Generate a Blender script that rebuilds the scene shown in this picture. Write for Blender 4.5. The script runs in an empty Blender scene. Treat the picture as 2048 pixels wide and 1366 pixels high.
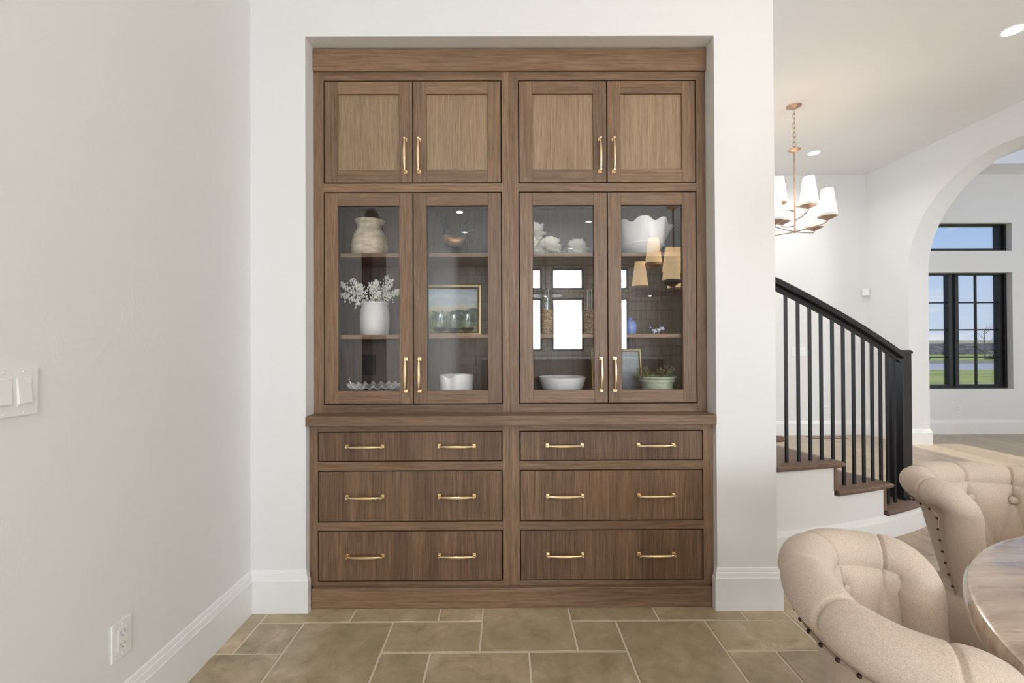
import bpy, bmesh, math, random
from mathutils import Vector, Matrix, Euler

random.seed(7)
PI = math.pi
S = bpy.context.scene
COL = S.collection
R = math.radians

# ------------------------------------------------------------------ camera
H = 1.2657
yaw, pitch, roll = .00369, .0064, -.00412
fw = Vector((math.sin(yaw) * math.cos(pitch), math.cos(yaw) * math.cos(pitch), math.sin(pitch)))
rt = Vector((math.cos(yaw), -math.sin(yaw), 0))
up = rt.cross(fw)
rt, up = (math.cos(roll) * rt + math.sin(roll) * up), (-math.sin(roll) * rt + math.cos(roll) * up)
cam_data = bpy.data.cameras.new('camera')
cam = bpy.data.objects.new('camera', cam_data)
COL.objects.link(cam)
cam.matrix_world = Matrix(((rt.x, up.x, -fw.x, 0), (rt.y, up.y, -fw.y, 0), (rt.z, up.z, -fw.z, H), (0, 0, 0, 1)))
cam_data.sensor_width = 36
cam_data.lens = 892.85 / 2048 * 36
cam_data.shift_x = 10.3 / 2048
cam_data.clip_start = .02
cam_data.clip_end = 2000
S.camera = cam

# ------------------------------------------------------------------ world, lights, exposure
S.view_settings.view_transform = 'Standard'
S.view_settings.look = 'None'
S.view_settings.gamma = 1
S.view_settings.use_curve_mapping = False
S.view_settings.exposure = -0.42
S.cycles.use_denoising = True
S.cycles.max_bounces = 10
S.cycles.diffuse_bounces = 5
S.cycles.glossy_bounces = 5
S.cycles.transmission_bounces = 8
S.cycles.transparent_max_bounces = 24
S.cycles.caustics_reflective = False
S.cycles.caustics_refractive = False
S.cycles.sample_clamp_indirect = 6

YB = 6.163      # inner face of the front (far) wall
CZ = 3.597      # ceiling
D = 2.1346      # face of the wall with the niche
XL = -1.2155    # left wall
XA = 5.01       # wall with the arch
YR = -7.4       # kitchen wall behind the camera


def make_world():
    w = bpy.data.worlds.new('sky')
    S.world = w
    w.use_nodes = True
    nt = w.node_tree
    nt.nodes.clear()
    N, Lk = nt.nodes, nt.links
    tc = N.new('ShaderNodeTexCoord')
    sep = N.new('ShaderNodeSeparateXYZ')
    Lk.new(tc.outputs['Generated'], sep.inputs[0])
    ramp = N.new('ShaderNodeValToRGB')
    e = ramp.color_ramp.elements
    e[0].position = 0.0
    e[0].color = (.66, .76, .92, 1)
    e[1].position = .6
    e[1].color = (.17, .36, .80, 1)
    m = e.new(.10)
    m.color = (.52, .68, .93, 1)
    m = e.new(.26)
    m.color = (.27, .49, .92, 1)
    Lk.new(sep.outputs['Z'], ramp.inputs[0])
    mp = N.new('ShaderNodeMapping')
    mp.inputs['Scale'].default_value = (3.2, 3.2, 13)
    Lk.new(tc.outputs['Generated'], mp.inputs[0])
    nz = N.new('ShaderNodeTexNoise')
    nz.inputs['Scale'].default_value = 2.3
    nz.inputs['Detail'].default_value = 6
    Lk.new(mp.outputs[0], nz.inputs['Vector'])
    cr = N.new('ShaderNodeValToRGB')
    cr.color_ramp.elements[0].position = .56
    cr.color_ramp.elements[1].position = .72
    Lk.new(nz.outputs['Fac'], cr.inputs[0])
    mx = N.new('ShaderNodeMix')
    mx.data_type = 'RGBA'
    mx.inputs['B'].default_value = (.92, .93, .96, 1)
    Lk.new(cr.outputs[0], mx.inputs['Factor'])
    Lk.new(ramp.outputs[0], mx.inputs['A'])
    bg = N.new('ShaderNodeBackground')
    bg.inputs['Strength'].default_value = 1.2
    Lk.new(mx.outputs['Result'], bg.inputs[0])
    o = N.new('ShaderNodeOutputWorld')
    Lk.new(bg.outputs[0], o.inputs[0])


make_world()


def area(name, loc, target, sx, sy, watts, col, shape='RECTANGLE', spread=180):
    ld = bpy.data.lights.new(name, 'AREA')
    ld.shape = shape
    ld.size = sx
    if shape in ('RECTANGLE', 'ELLIPSE'):
        ld.size_y = sy
    ld.energy = watts
    ld.color = col
    ld.spread = R(spread)
    o = bpy.data.objects.new(name, ld)
    COL.objects.link(o)
    o.location = loc
    d = Vector(target) - Vector(loc)
    o.rotation_euler = d.to_track_quat('-Z', 'Y').to_euler()
    return o


# daylight entering through the kitchen windows behind the camera
KW = [(.12, .99), (1.243, 2.11), (2.44, 3.31)]
for (x0, x1) in KW:
    for (z0, z1) in ((1.08, 2.5), (2.72, 3.3)):
        area('kitchen_daylight', ((x0 + x1) / 2, YR - .22, (z0 + z1) / 2), ((x0 + x1) / 2, 0, (z0 + z1) / 2 - .3),
             x1 - x0, z1 - z0, 92 * (x1 - x0) * (z1 - z0), (.80, .90, 1))
# daylight from the patio doors on the right of the dining room
area('patio_daylight', (XA - .12, -2.6, 1.35), (0, -.6, 1.2), 3.0, 2.3, 135, (.80, .90, 1))
# unseen fill light added to brighten the hall and the arched room
area('entry_fill', (8.8, 1.0, 1.7), (5.6, 4.6, 1.5), 2.0, 2.6, 190, (.88, .94, 1))
# unseen fill light added at the stair wall to lift the hall ceiling
area('stairwell_fill', (-.92, 4.5, 1.9), (2, 4.6, 2.2), 1.8, 2.4, 85, (.90, .95, 1))
sun_d = bpy.data.lights.new('sun', 'SUN')
sun_d.energy = 3.2
sun_d.angle = R(.6)
sun_d.color = (1, .96, .88)
sun = bpy.data.objects.new('sun', sun_d)
COL.objects.link(sun)
sun.rotation_euler = Vector((-.36, -.05, -1.0)).to_track_quat('-Z', 'Y').to_euler()
WARM = (1, .975, .94)


# ------------------------------------------------------------------ mesh helpers
class MB:
    """collects vertices and faces, builds one mesh object"""

    def __init__(self):
        self.v = []
        self.f = []

    def add(self, vs, fs):
        b = len(self.v)
        self.v += [Vector(p) for p in vs]
        self.f += [tuple(i + b for i in q) for q in fs]
        return self

    def box(self, x0, x1, y0, y1, z0, z1):
        vs = [(x0, y0, z0), (x1, y0, z0), (x1, y1, z0), (x0, y1, z0), (x0, y0, z1), (x1, y0, z1), (x1, y1, z1), (x0, y1, z1)]
        return self.add(vs, [(0, 3, 2, 1), (4, 5, 6, 7), (0, 1, 5, 4), (1, 2, 6, 5), (2, 3, 7, 6), (3, 0, 4, 7)])

    def grid(self, rows, cu=False, cv=False):
        nu, nv = len(rows), len(rows[0])
        b = len(self.v)
        for r in rows:
            self.v += [Vector(p) for p in r]
        for i in range(nu if cu else nu - 1):
            for j in range(nv if cv else nv - 1):
                i2, j2 = (i + 1) % nu, (j + 1) % nv
                self.f.append((b + i * nv + j, b + i2 * nv + j, b + i2 * nv + j2, b + i * nv + j2))
        return self

    def lathe(self, prof, c=(0, 0, 0), seg=32, fn=None):
        """prof: (r, z) from bottom to top; fn(ang, r, z) -> (r, z) to deform"""
        rows = []
        for (r, z) in prof:
            row = []
            for k in range(seg):
                a = 2 * PI * k / seg
                rr, zz = fn(a, r, z) if fn else (r, z)
                row.append((c[0] + rr * math.cos(a), c[1] + rr * math.sin(a), c[2] + zz))
            rows.append(row)
        b = len(self.v)
        n = len(prof)
        for r in rows:
            self.v += [Vector(p) for p in r]
        for i in range(n - 1):
            for j in range(seg):
                j2 = (j + 1) % seg
                self.f.append((b + i * seg + j, b + i * seg + j2, b + (i + 1) * seg + j2, b + (i + 1) * seg + j))
        self.f.append(tuple(b + j for j in range(seg - 1, -1, -1)))
        self.f.append(tuple(b + (n - 1) * seg + j for j in range(seg)))
        return self

    def tube(self, path, rad, seg=10, closed=False, flat=1.0):
        P = [Vector(p) for p in path]
        n = len(P)
        if not isinstance(rad, (list, tuple)):
            rad = [rad] * n
        rows = []
        ref = None
        for i in range(n):
            if closed:
                t = P[(i + 1) % n] - P[i - 1]
            else:
                t = P[min(i + 1, n - 1)] - P[max(i - 1, 0)]
            t.normalize()
            if ref is None:
                ref = Vector((0, 0, 1)) if abs(t.z) < .9 else Vector((1, 0, 0))
            u = (ref - t * ref.dot(t)).normalized()
            w = t.cross(u)
            ref = u
            rows.append([P[i] + rad[i] * (math.cos(2 * PI * k / seg) * u * flat + math.sin(2 * PI * k / seg) * w) for k in range(seg)])
        b = len(self.v)
        self.grid(rows, cu=closed, cv=True)
        if not closed:
            self.f.append(tuple(b + k for k in range(seg - 1, -1, -1)))
            self.f.append(tuple(b + (n - 1) * seg + k for k in range(seg)))
        return self

    def ball(self, c, r, seg=10, rings=6, sc=(1, 1, 1)):
        rows = []
        b = len(self.v)
        for i in range(rings + 1):
            t = PI * i / rings
            rr = max(math.sin(t), .02)
            rows.append([(c[0] + sc[0] * r * rr * math.cos(2 * PI * k / seg), c[1] + sc[1] * r * rr * math.sin(2 * PI * k / seg),
                          c[2] + sc[2] * r * math.cos(t)) for k in range(seg)])
        self.grid(rows, cv=True)
        return self

    def prism(self, poly, axis, a0, a1):
        """poly: 2D outline in the two other axes (order x,y,z without axis), extruded along axis"""
        def mk(p, a):
            q = list(p)
            q.insert({'x': 0, 'y': 1, 'z': 2}[axis], a)
            return q
        n = len(poly)
        vs = [mk(p, a0) for p in poly] + [mk(p, a1) for p in poly]
        fs = [tuple(range(n - 1, -1, -1)), tuple(range(n, 2 * n))]
        fs += [(i, (i + 1) % n, n + (i + 1) % n, n + i) for i in range(n)]
        return self.add(vs, fs)

    def mesh(self, name, mat=None, origin=(0, 0, 0), smooth=False, bevel=0, segs=1):
        o = Vector(origin)
        me = bpy.data.meshes.new(name)
        me.from_pydata([p - o for p in self.v], [], self.f)
        bm = bmesh.new()
        bm.from_mesh(me)
        bmesh.ops.recalc_face_normals(bm, faces=bm.faces)
        if bevel:
            bmesh.ops.bevel(bm, geom=list(bm.edges), offset=bevel, segments=segs, profile=.7, affect='EDGES')
        if smooth:
            for f in bm.faces:
                f.smooth = True
            if smooth is not True:
                for e in bm.edges:
                    if len(e.link_faces) == 2 and e.calc_face_angle(0) > R(smooth):
                        e.smooth = False
        bm.to_mesh(me)
        bm.free()
        if mat:
            me.materials.append(mat)
        return me

    def build(self, name, mat, parent=None, origin=None, smooth=False, bevel=0, segs=1):
        """origin: world position of the object's origin (default the parent's, or zero)"""
        po = WO.get(parent.name, Vector()) if parent else Vector()
        o = Vector(origin) if origin is not None else po
        ob = bpy.data.objects.new(name, self.mesh(name, mat, o, smooth, bevel, segs))
        COL.objects.link(ob)
        if parent:
            ob.parent = parent
        ob.location = o - po
        WO[ob.name] = o
        return ob


WO = {}     # world origin of every (unrotated) object, by name


def empty(name, loc, label=None, cat=None, group=None):
    o = bpy.data.objects.new(name, None)
    o.empty_display_size = .05
    COL.objects.link(o)
    o.location = loc
    WO[o.name] = Vector(loc)
    tag(o, label, cat, group)
    return o


def tag(o, label=None, cat=None, group=None, kind=None):
    if label:
        o['label'] = label
    if cat:
        o['category'] = cat
    if group:
        o['group'] = group
    if kind:
        o['kind'] = kind
    return o


def struct(name, mb, mat, **k):
    return tag(mb.build(name, mat, **k), kind='structure')


def copy_tree(o, parent=None):
    c = o.copy()
    COL.objects.link(c)
    if parent:
        c.parent = parent
    for ch in list(o.children):
        copy_tree(ch, c)
    return c


def inst(name, me, parent, loc, rot=None, scale=None):
    """one more object over shared mesh data; loc is local to the parent"""
    o = bpy.data.objects.new(name, me)
    COL.objects.link(o)
    o.parent = parent
    o.location = loc
    if rot is not None:
        o.rotation_euler = rot
    if scale is not None:
        o.scale = scale
    return o


# ------------------------------------------------------------------ materials
def mat_base(name, col, rough=.5, metal=0, spec=.5, coat=0):
    m = bpy.data.materials.new(name)
    m.use_nodes = True
    b = m.node_tree.nodes['Principled BSDF']
    b.inputs['Base Color'].default_value = (*col, 1)
    b.inputs['Roughness'].default_value = rough
    b.inputs['Metallic'].default_value = metal
    b.inputs['Specular IOR Level'].default_value = spec
    b.inputs['Coat Weight'].default_value = coat
    return m, m.node_tree.nodes, m.node_tree.links, b


def coords(N, L, kind='Object', scale=(1, 1, 1), rand=0):
    tc = N.new('ShaderNodeTexCoord')
    mp = N.new('ShaderNodeMapping')
    mp.inputs['Scale'].default_value = scale
    src = tc.outputs[kind]
    if rand:
        oi = N.new('ShaderNodeObjectInfo')
        mu = N.new('ShaderNodeVectorMath')
        mu.operation = 'MULTIPLY_ADD'
        mu.inputs[1].default_value = (rand, rand * .7, rand * .4)
        L.new(oi.outputs['Random'], mu.inputs[0])
        L.new(src, mu.inputs[2])
        src = mu.outputs[0]
    L.new(src, mp.inputs[0])
    return mp.outputs[0]


def noise(N, L, vec, scale, detail=4, rough=.55, dist=0):
    n = N.new('ShaderNodeTexNoise')
    n.inputs['Scale'].default_value = scale
    n.inputs['Detail'].default_value = detail
    n.inputs['Roughness'].default_value = rough
    n.inputs['Distortion'].default_value = dist
    L.new(vec, n.inputs['Vector'])
    return n.outputs['Fac']


def ramp(N, L, fac, stops):
    r = N.new('ShaderNodeValToRGB')
    e = r.color_ramp.elements
    while len(e) < len(stops):
        e.new(.5)
    for el, (p, c) in zip(e, stops):
        el.position = p
        el.color = (*c, 1) if len(c) == 3 else c
    L.new(fac, r.inputs[0])
    return r.outputs[0]


def mixc(N, L, fac, a, b, mode='MIX'):
    x = N.new('ShaderNodeMix')
    x.data_type = 'RGBA'
    x.blend_type = mode
    for s, v in (('Factor', fac), ('A', a), ('B', b)):
        if isinstance(v, (int, float)):
            x.inputs[s].default_value = v
        elif isinstance(v, tuple):
            x.inputs[s].default_value = (*v, 1)
        else:
            L.new(v, x.inputs[s])
    return x.outputs['Result']


def bump(N, L, b, h, strength=.2, dist=.01):
    k = N.new('ShaderNodeBump')
    k.inputs['Strength'].default_value = strength
    k.inputs['Distance'].default_value = dist
    L.new(h, k.inputs['Height'])
    L.new(k.outputs[0], b.inputs['Normal'])


def rnd_value(N, L, lo, hi):
    oi = N.new('ShaderNodeObjectInfo')
    mr = N.new('ShaderNodeMapRange')
    mr.inputs['To Min'].default_value = lo
    mr.inputs['To Max'].default_value = hi
    L.new(oi.outputs['Random'], mr.inputs['Value'])
    return mr.outputs[0]


def m_plain(name, col, rough=.5, metal=0, spec=.5, coat=0, var=.04, scale=20):
    """plain surface with a faint procedural unevenness"""
    m, N, L, b = mat_base(name, col, rough, metal, spec, coat)
    v = coords(N, L)
    f = noise(N, L, v, scale, 3)
    c = ramp(N, L, f, [(.3, tuple(x * (1 - var) for x in col)), (.7, tuple(min(1, x * (1 + var)) for x in col))])
    L.new(c, b.inputs['Base Color'])
    return m


def m_plaster(name, col, strength=.12):
    m, N, L, b = mat_base(name, col, .62, 0, .3)
    v = coords(N, L)
    f = noise(N, L, v, 7, 5, .6, .8)
    g = ramp(N, L, f, [(.56, (0, 0, 0)), (.62, (.5, .5, .5)), (.64, (1, 1, 1)), (.70, (.3, .3, .3)), (.8, (0, 0, 0))])
    f2 = noise(N, L, v, 60, 2)
    h = mixc(N, L, .15, g, f2)
    bump(N, L, b, h, strength, .004)
    c = ramp(N, L, noise(N, L, v, 1.2, 2), [(.3, tuple(x * .985 for x in col)), (.7, col)])
    L.new(c, b.inputs['Base Color'])
    return m


def m_oak(name, axis, dark, light, val=(.86, 1.12), rough=.42, bands=.55):
    m, N, L, b = mat_base(name, light, rough, 0, .4)
    k = .035
    sc = {'z': (1, 1, k), 'x': (k, 1, 1), 'y': (1, k, 1)}[axis]
    v = coords(N, L, 'Object', sc, 31)
    fine = noise(N, L, v, 330, 3, .6)
    med = noise(N, L, v, 125, 5, .62, .3)
    wide = noise(N, L, v, 9, 2, .5, .2)
    c = ramp(N, L, med, [(.30, dark), (.5, tuple((a + d) / 2 for a, d in zip(dark, light))), (.70, light)])
    pores = ramp(N, L, fine, [(.36, (.70, .66, .63)), (.5, (1, 1, 1))])
    c = mixc(N, L, .75, c, pores, 'MULTIPLY')
    wb = ramp(N, L, wide, [(.32, (.66, .63, .62)), (.62, (1.08, 1.06, 1.04))])
    c = mixc(N, L, bands, c, wb, 'MULTIPLY')
    hs = N.new('ShaderNodeHueSaturation')
    L.new(c, hs.inputs['Color'])
    L.new(rnd_value(N, L, *val), hs.inputs['Value'])
    L.new(hs.outputs[0], b.inputs['Base Color'])
    bump(N, L, b, fine, .12, .002)
    return m


def m_tile():
    m, N, L, b = mat_base('slate_tile', (.3, .25, .17), .36, 0, .5)
    v = coords(N, L, 'Object', (1, 1, 1), 23)
    a = noise(N, L, v, 9, 9, .70, .5)
    c = ramp(N, L, a, [(.30, (.28, .22, .135)), (.45, (.42, .335, .215)), (.56, (.50, .40, .268)), (.66, (.62, .515, .375))])
    w = noise(N, L, v, 3.0, 3, .5, .4)
    c = mixc(N, L, ramp(N, L, w, [(.4, (0, 0, 0)), (.62, (.55, .55, .55))]), c, (.36, .31, .20))
    hs = N.new('ShaderNodeHueSaturation')
    L.new(c, hs.inputs['Color'])
    L.new(rnd_value(N, L, .88, 1.12), hs.inputs['Value'])
    L.new(hs.outputs[0], b.inputs['Base Color'])
    bump(N, L, b, noise(N, L, v, 22, 6), .18, .006)
    return m


def m_weave(name, col):
    m, N, L, b = mat_base(name, col, .9, 0, .15)
    v = coords(N, L)
    wv = []
    for sc in ((1, 1, .35), (.35, .35, 1)):
        vv = coords(N, L, 'Object', sc)
        wv.append(noise(N, L, vv, 950, 2))
    h = mixc(N, L, .5, wv[0], wv[1])
    c = ramp(N, L, h, [(.38, tuple(x * .78 for x in col)), (.6, tuple(min(1, x * 1.1) for x in col))])
    L.new(c, b.inputs['Base Color'])
    b.inputs['Sheen Weight'].default_value = .25
    bump(N, L, b, h, .25, .002)
    return m


def m_glass(name, tint=(1, 1, 1), refl=1.0, ior=1.5):
    """thin clear glass: sees through, mirrors by Fresnel"""
    m = bpy.data.materials.new(name)
    m.use_nodes = True
    N, L = m.node_tree.nodes, m.node_tree.links
    N.clear()
    tr = N.new('ShaderNodeBsdfTransparent')
    tr.inputs[0].default_value = (*tint, 1)
    gl = N.new('ShaderNodeBsdfGlossy')
    gl.inputs['Roughness'].default_value = .004
    gl.inputs[0].default_value = (refl, refl, refl, 1)
    fr = N.new('ShaderNodeFresnel')
    ge = N.new('ShaderNodeNewGeometry')
    mr = N.new('ShaderNodeMapRange')
    mr.inputs['To Min'].default_value = ior
    mr.inputs['To Max'].default_value = 1 / ior
    L.new(ge.outputs['Backfacing'], mr.inputs['Value'])
    L.new(mr.outputs[0], fr.inputs['IOR'])
    mx = N.new('ShaderNodeMixShader')
    L.new(fr.outputs[0], mx.inputs[0])
    L.new(tr.outputs[0], mx.inputs[1])
    L.new(gl.outputs[0], mx.inputs[2])
    o = N.new('ShaderNodeOutputMaterial')
    L.new(mx.outputs[0], o.inputs[0])
    return m


def m_emit(name, col, strength):
    m, N, L, b = mat_base(name, col, .6)
    b.inputs['Emission Color'].default_value = (*col, 1)
    b.inputs['Emission Strength'].default_value = strength
    return m


M = {}
M['wall'] = m_plaster('warm_white_plaster', (.80, .793, .783), .15)
M['wall_cool'] = m_plaster('white_plaster', (.80, .797, .792), .06)
M['ceil'] = m_plaster('ceiling_paint', (.86, .855, .845), .05)
M['trim'] = m_plain('white_trim_paint', (.84, .835, .825), .35, var=.01)
DK, LT = (.142, .084, .049), (.292, .186, .112)
M['oak_v'] = m_oak('oak_vertical', 'z', DK, LT)
M['oak_h'] = m_oak('oak_horizontal', 'x', DK, LT)
M['oak_y'] = m_oak('oak_deep', 'y', DK, LT)
M['oak_panel'] = m_oak('oak_veneer_panel', 'z', (.242, .160, .094), (.385, .270, .166), (.95, 1.05), bands=.3)
M['oak_drawer'] = m_oak('oak_veneer_drawer_dimmed', 'z', (.112, .064, .037), (.252, .154, .090), (.88, 1.08), bands=.9)  # darker drawer copy of the oak; the dimmer light below is in its colour
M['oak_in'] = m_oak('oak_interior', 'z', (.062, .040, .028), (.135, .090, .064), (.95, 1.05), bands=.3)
M['gap_shade'] = m_plain('gap_shade_black', (.015, .011, .009), .8)  # near black that paints the shade in gaps and recesses
M['brass'] = m_plain('brushed_brass', (.86, .68, .44), .25, 1, var=.06, scale=60)
M['glass'] = m_glass('cabinet_glass', (1, 1, 1), 1.0, 1.53)
M['tile'] = m_tile()
M['grout'] = m_plain('sand_grout', (.74, .66, .54), .9, var=.1, scale=200)
M['plank'] = m_oak('pale_oak_plank', 'y', (.36, .27, .18), (.58, .46, .33), (.85, 1.1), .30, .4)
M['linen'] = m_weave('oatmeal_linen', (.60, .495, .40))
M['linen_dark'] = m_weave('oatmeal_linen_welt', (.40, .31, .23))
M['black_wood'] = m_plain('black_stained_wood', (.012, .010, .009), .4)
M['nail'] = m_plain('dark_nail', (.05, .03, .02), .35, .8)
M['tread'] = m_oak('walnut_tread', 'x', (.10, .06, .045), (.26, .17, .125), (.92, 1.06), .35, .4)
M['iron'] = m_plain('black_iron', (.012, .013, .015), .38, .3)
M['rose_metal'] = m_plain('weathered_copper', (.46, .33, .26), .45, .55, var=.18, scale=40)
M['shade'] = m_emit('lit_linen_shade', (1.0, .90, .76), 3.6)
M['shade_amber'] = m_emit('lit_amber_shade', (1.0, .74, .43), 6.2)
M['can_lens'] = m_emit('lit_downlight_lens', (1, .95, .88), 14)
M['white_plastic'] = m_plain('white_plastic', (.84, .83, .81), .3, var=.01)
M['slot'] = m_plain('dark_slot', (.03, .03, .03), .6)
M['bronze_plate'] = m_plain('dark_bronze_plate', (.03, .027, .024), .35)
M['ceramic'] = m_plain('white_glazed_ceramic', (.87, .87, .86), .14, var=.01)
M['matte_ceramic'] = m_plain('white_matte_ceramic', (.87, .86, .84), .5, var=.02)
M['black_frame'] = m_plain('black_window_frame', (.012, .013, .014), .35)


def m_vase():
    m, N, L, b = mat_base('aged_stoneware', (.6, .5, .36), .6)
    v = coords(N, L, 'Object', (1, 1, 3))
    c = ramp(N, L, noise(N, L, v, 14, 6, .65, 1.0), [(.3, (.42, .33, .22)), (.5, (.66, .56, .42)), (.7, (.80, .74, .62))])
    L.new(c, b.inputs['Base Color'])
    bump(N, L, b, noise(N, L, v, 30, 5), .3, .004)
    return m


def m_table():
    m, N, L, b = mat_base('rustic_table_wood', (.35, .22, .13), .24, 0, .9, 1.0)
    v = coords(N, L, 'Object', (.16, 1, 1))
    a = noise(N, L, v, 24, 6, .65, .6)
    c = ramp(N, L, a, [(.3, (.19, .115, .075)), (.5, (.40, .275, .185)), (.72, (.60, .46, .34))])
    L.new(c, b.inputs['Base Color'])
    v2 = coords(N, L, 'Object', (.3, 1, 1))
    h = noise(N, L, v2, 16, 3, .5, .5)
    bump(N, L, b, h, .42, .014)
    b.inputs['Coat Roughness'].default_value = .12
    return m


def m_wicker():
    m, N, L, b = mat_base('woven_seagrass', (.46, .32, .18), .8)
    v = coords(N, L, 'Object', (1, 1, 1))
    c = ramp(N, L, noise(N, L, v, 90, 3), [(.35, (.22, .14, .07)), (.65, (.58, .43, .26))])
    L.new(c, b.inputs['Base Color'])
    return m


def m_planter():
    m, N, L, b = mat_base('verdigris_terracotta', (.5, .55, .42), .75)
    v = coords(N, L)
    c = ramp(N, L, noise(N, L, v, 18, 6, .7), [(.3, (.40, .36, .26)), (.45, (.50, .55, .42)), (.7, (.64, .66, .56))])
    L.new(c, b.inputs['Base Color'])
    return m


def m_painting(kind):
    m, N, L, b = mat_base('painted_canvas_' + kind, (.5, .55, .5), .55)
    tc = N.new('ShaderNodeTexCoord')
    sep = N.new('ShaderNodeSeparateXYZ')
    L.new(tc.outputs['Generated'], sep.inputs[0])
    mp = N.new('ShaderNodeMapping')
    L.new(tc.outputs['Generated'], mp.inputs[0])
    mp.inputs['Scale'].default_value = (2.4, 2.4, 2.6)
    nz = noise(N, L, mp.outputs[0], 1.7, 5, .6, .4)
    ad = N.new('ShaderNodeMath')
    ad.operation = 'MULTIPLY_ADD'
    L.new(nz, ad.inputs[0])
    ad.inputs[1].default_value = .42
    L.new(sep.outputs['Z'], ad.inputs[2])
    if kind == 'meadow':
        st = [(.20, (.40, .39, .22)), (.36, (.22, .27, .15)), (.48, (.30, .34, .20)), (.60, (.46, .46, .30)), (.72, (.60, .56, .42)), (.82, (.66, .64, .54)), (.92, (.50, .60, .66)), (1.02, (.62, .70, .72)), (1.14, (.48, .58, .66))]
    else:
        st = [(.2, (.34, .30, .26)), (.36, (.12, .13, .15)), (.5, (.22, .24, .27)), (.66, (.30, .33, .38)), (.78, (.46, .50, .54)), (1.0, (.56, .62, .66))]
    st = [(p / 1.2, c) for p, c in st]
    dv = N.new('ShaderNodeMath')
    dv.operation = 'DIVIDE'
    L.new(ad.outputs[0], dv.inputs[0])
    dv.inputs[1].default_value = 1.2
    col = ramp(N, L, dv.outputs[0], st)
    if kind == 'meadow':
        mp2 = N.new('ShaderNodeMapping')
        L.new(tc.outputs['Generated'], mp2.inputs[0])
        mp2.inputs['Scale'].default_value = (3.6, 1, 3.4)
        mp2.inputs['Location'].default_value = (3.3, 0, 1.7)
        n2 = noise(N, L, mp2.outputs[0], 1.0, 6, .7, .3)
        band = ramp(N, L, sep.outputs['Z'], [(.12, (.3, .3, .3)), (.30, (1, 1, 1)), (.46, (1, 1, 1)), (.66, (0, 0, 0))])
        side = ramp(N, L, sep.outputs['X'], [(.3, (.72, .72, .72)), (.75, (.85, .85, .85)), (.95, (1.12, 1.12, 1.12))])
        k = mixc(N, L, 1.0, mixc(N, L, 1.0, band, n2, 'MULTIPLY'), side, 'MULTIPLY')
        mask = ramp(N, L, k, [(.34, (0, 0, 0)), (.40, (1, 1, 1))])
        tint = ramp(N, L, n2, [(.4, (.055, .095, .10)), (.7, (.11, .17, .14))])
        col = mixc(N, L, mask, col, tint)
    L.new(col, b.inputs['Base Color'])
    return m


def m_stone_wall():
    m, N, L, b = mat_base('tan_block_wall', (.5, .44, .36), .85)
    tc = N.new('ShaderNodeTexCoord')
    mp = N.new('ShaderNodeMapping')
    mp.inputs['Rotation'].default_value = (R(90), 0, 0)
    L.new(tc.outputs['Object'], mp.inputs[0])
    br = N.new('ShaderNodeTexBrick')
    br.inputs['Scale'].default_value = 1
    br.inputs['Brick Width'].default_value = .52
    br.inputs['Row Height'].default_value = .24
    br.inputs['Mortar Size'].default_value = .012
    br.inputs['Color1'].default_value = (.66, .58, .47, 1)
    br.inputs['Color2'].default_value = (.56, .49, .40, 1)
    br.inputs['Mortar'].default_value = (.22, .18, .14, 1)
    L.new(mp.outputs[0], br.inputs['Vector'])
    L.new(br.outputs['Color'], b.inputs['Base Color'])
    return m


def m_blue_white():
    m, N, L, b = mat_base('blue_and_white_porcelain', (.8, .82, .86), .15)
    v = coords(N, L)
    c = ramp(N, L, noise(N, L, v, 55, 2, .5, 1.5), [(.46, (.80, .82, .86)), (.52, (.05, .09, .40))])
    L.new(c, b.inputs['Base Color'])
    return m


M['vase'] = m_vase()
M['table'] = m_table()
M['wicker'] = m_wicker()
M['planter'] = m_planter()
M['canvas'] = m_painting('meadow')
M['canvas2'] = m_painting('shore')
M['block'] = m_stone_wall()
M['blue_white'] = m_blue_white()
M['gilt'] = m_plain('gilt_frame', (.62, .46, .24), .35, .7, var=.12, scale=50)
M['gilt_dark'] = m_plain('frame_dark_line', (.08, .045, .025), .5)
M['blue_glaze'] = m_plain('blue_glaze', (.22, .33, .72), .15, var=.15, scale=25)
pm = M['petal'] = bpy.data.materials.new('cream_petal')
pm.use_nodes = True
_N, _L = pm.node_tree.nodes, pm.node_tree.links
_b = _N['Principled BSDF']
_b.inputs['Roughness'].default_value = .7
_c = ramp(_N, _L, noise(_N, _L, coords(_N, _L), 40, 3), [(.3, (.93, .89, .78)), (.7, (.97, .96, .91))])
_L.new(_c, _b.inputs['Base Color'])
_t = _N.new('ShaderNodeBsdfTranslucent')
_L.new(_c, _t.inputs[0])
_x = _N.new('ShaderNodeMixShader')
_x.inputs[0].default_value = .2
_L.new(_b.outputs[0], _x.inputs[1])
_L.new(_t.outputs[0], _x.inputs[2])
_L.new(_x.outputs[0], _N['Material Output'].inputs['Surface'])
M['blossom'] = m_plain('white_blossom', (.92, .92, .84), .7, var=.05)
M['stem'] = m_plain('olive_stem', (.20, .22, .09), .7)
M['leaf'] = m_plain('sage_leaf', (.27, .27, .13), .7, var=.35, scale=60)
M['tumbler'] = m_glass('tumbler_glass', (.93, .95, .94), 1, 1.5)
M['amber'] = m_glass('amber_tumbler_base', (.50, .34, .14), 1, 1.5)
M['silver'] = m_plain('polished_silver', (.85, .84, .82), .12, 1)
M['copper_body'] = m_plain('aged_copper', (.36, .20, .09), .4, .7, var=.25, scale=25)
M['patina'] = m_plain('dark_teal_patina', (.022, .034, .036), .4, .6, var=.3, scale=40)
M['shade_band'] = m_plain('white_shade_trim', (.85, .8, .72), .6)
M['pendant'] = m_plain('dark_brass_dome', (.20, .15, .11), .28, .9)
M['sky_lens'] = M['can_lens']

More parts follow.
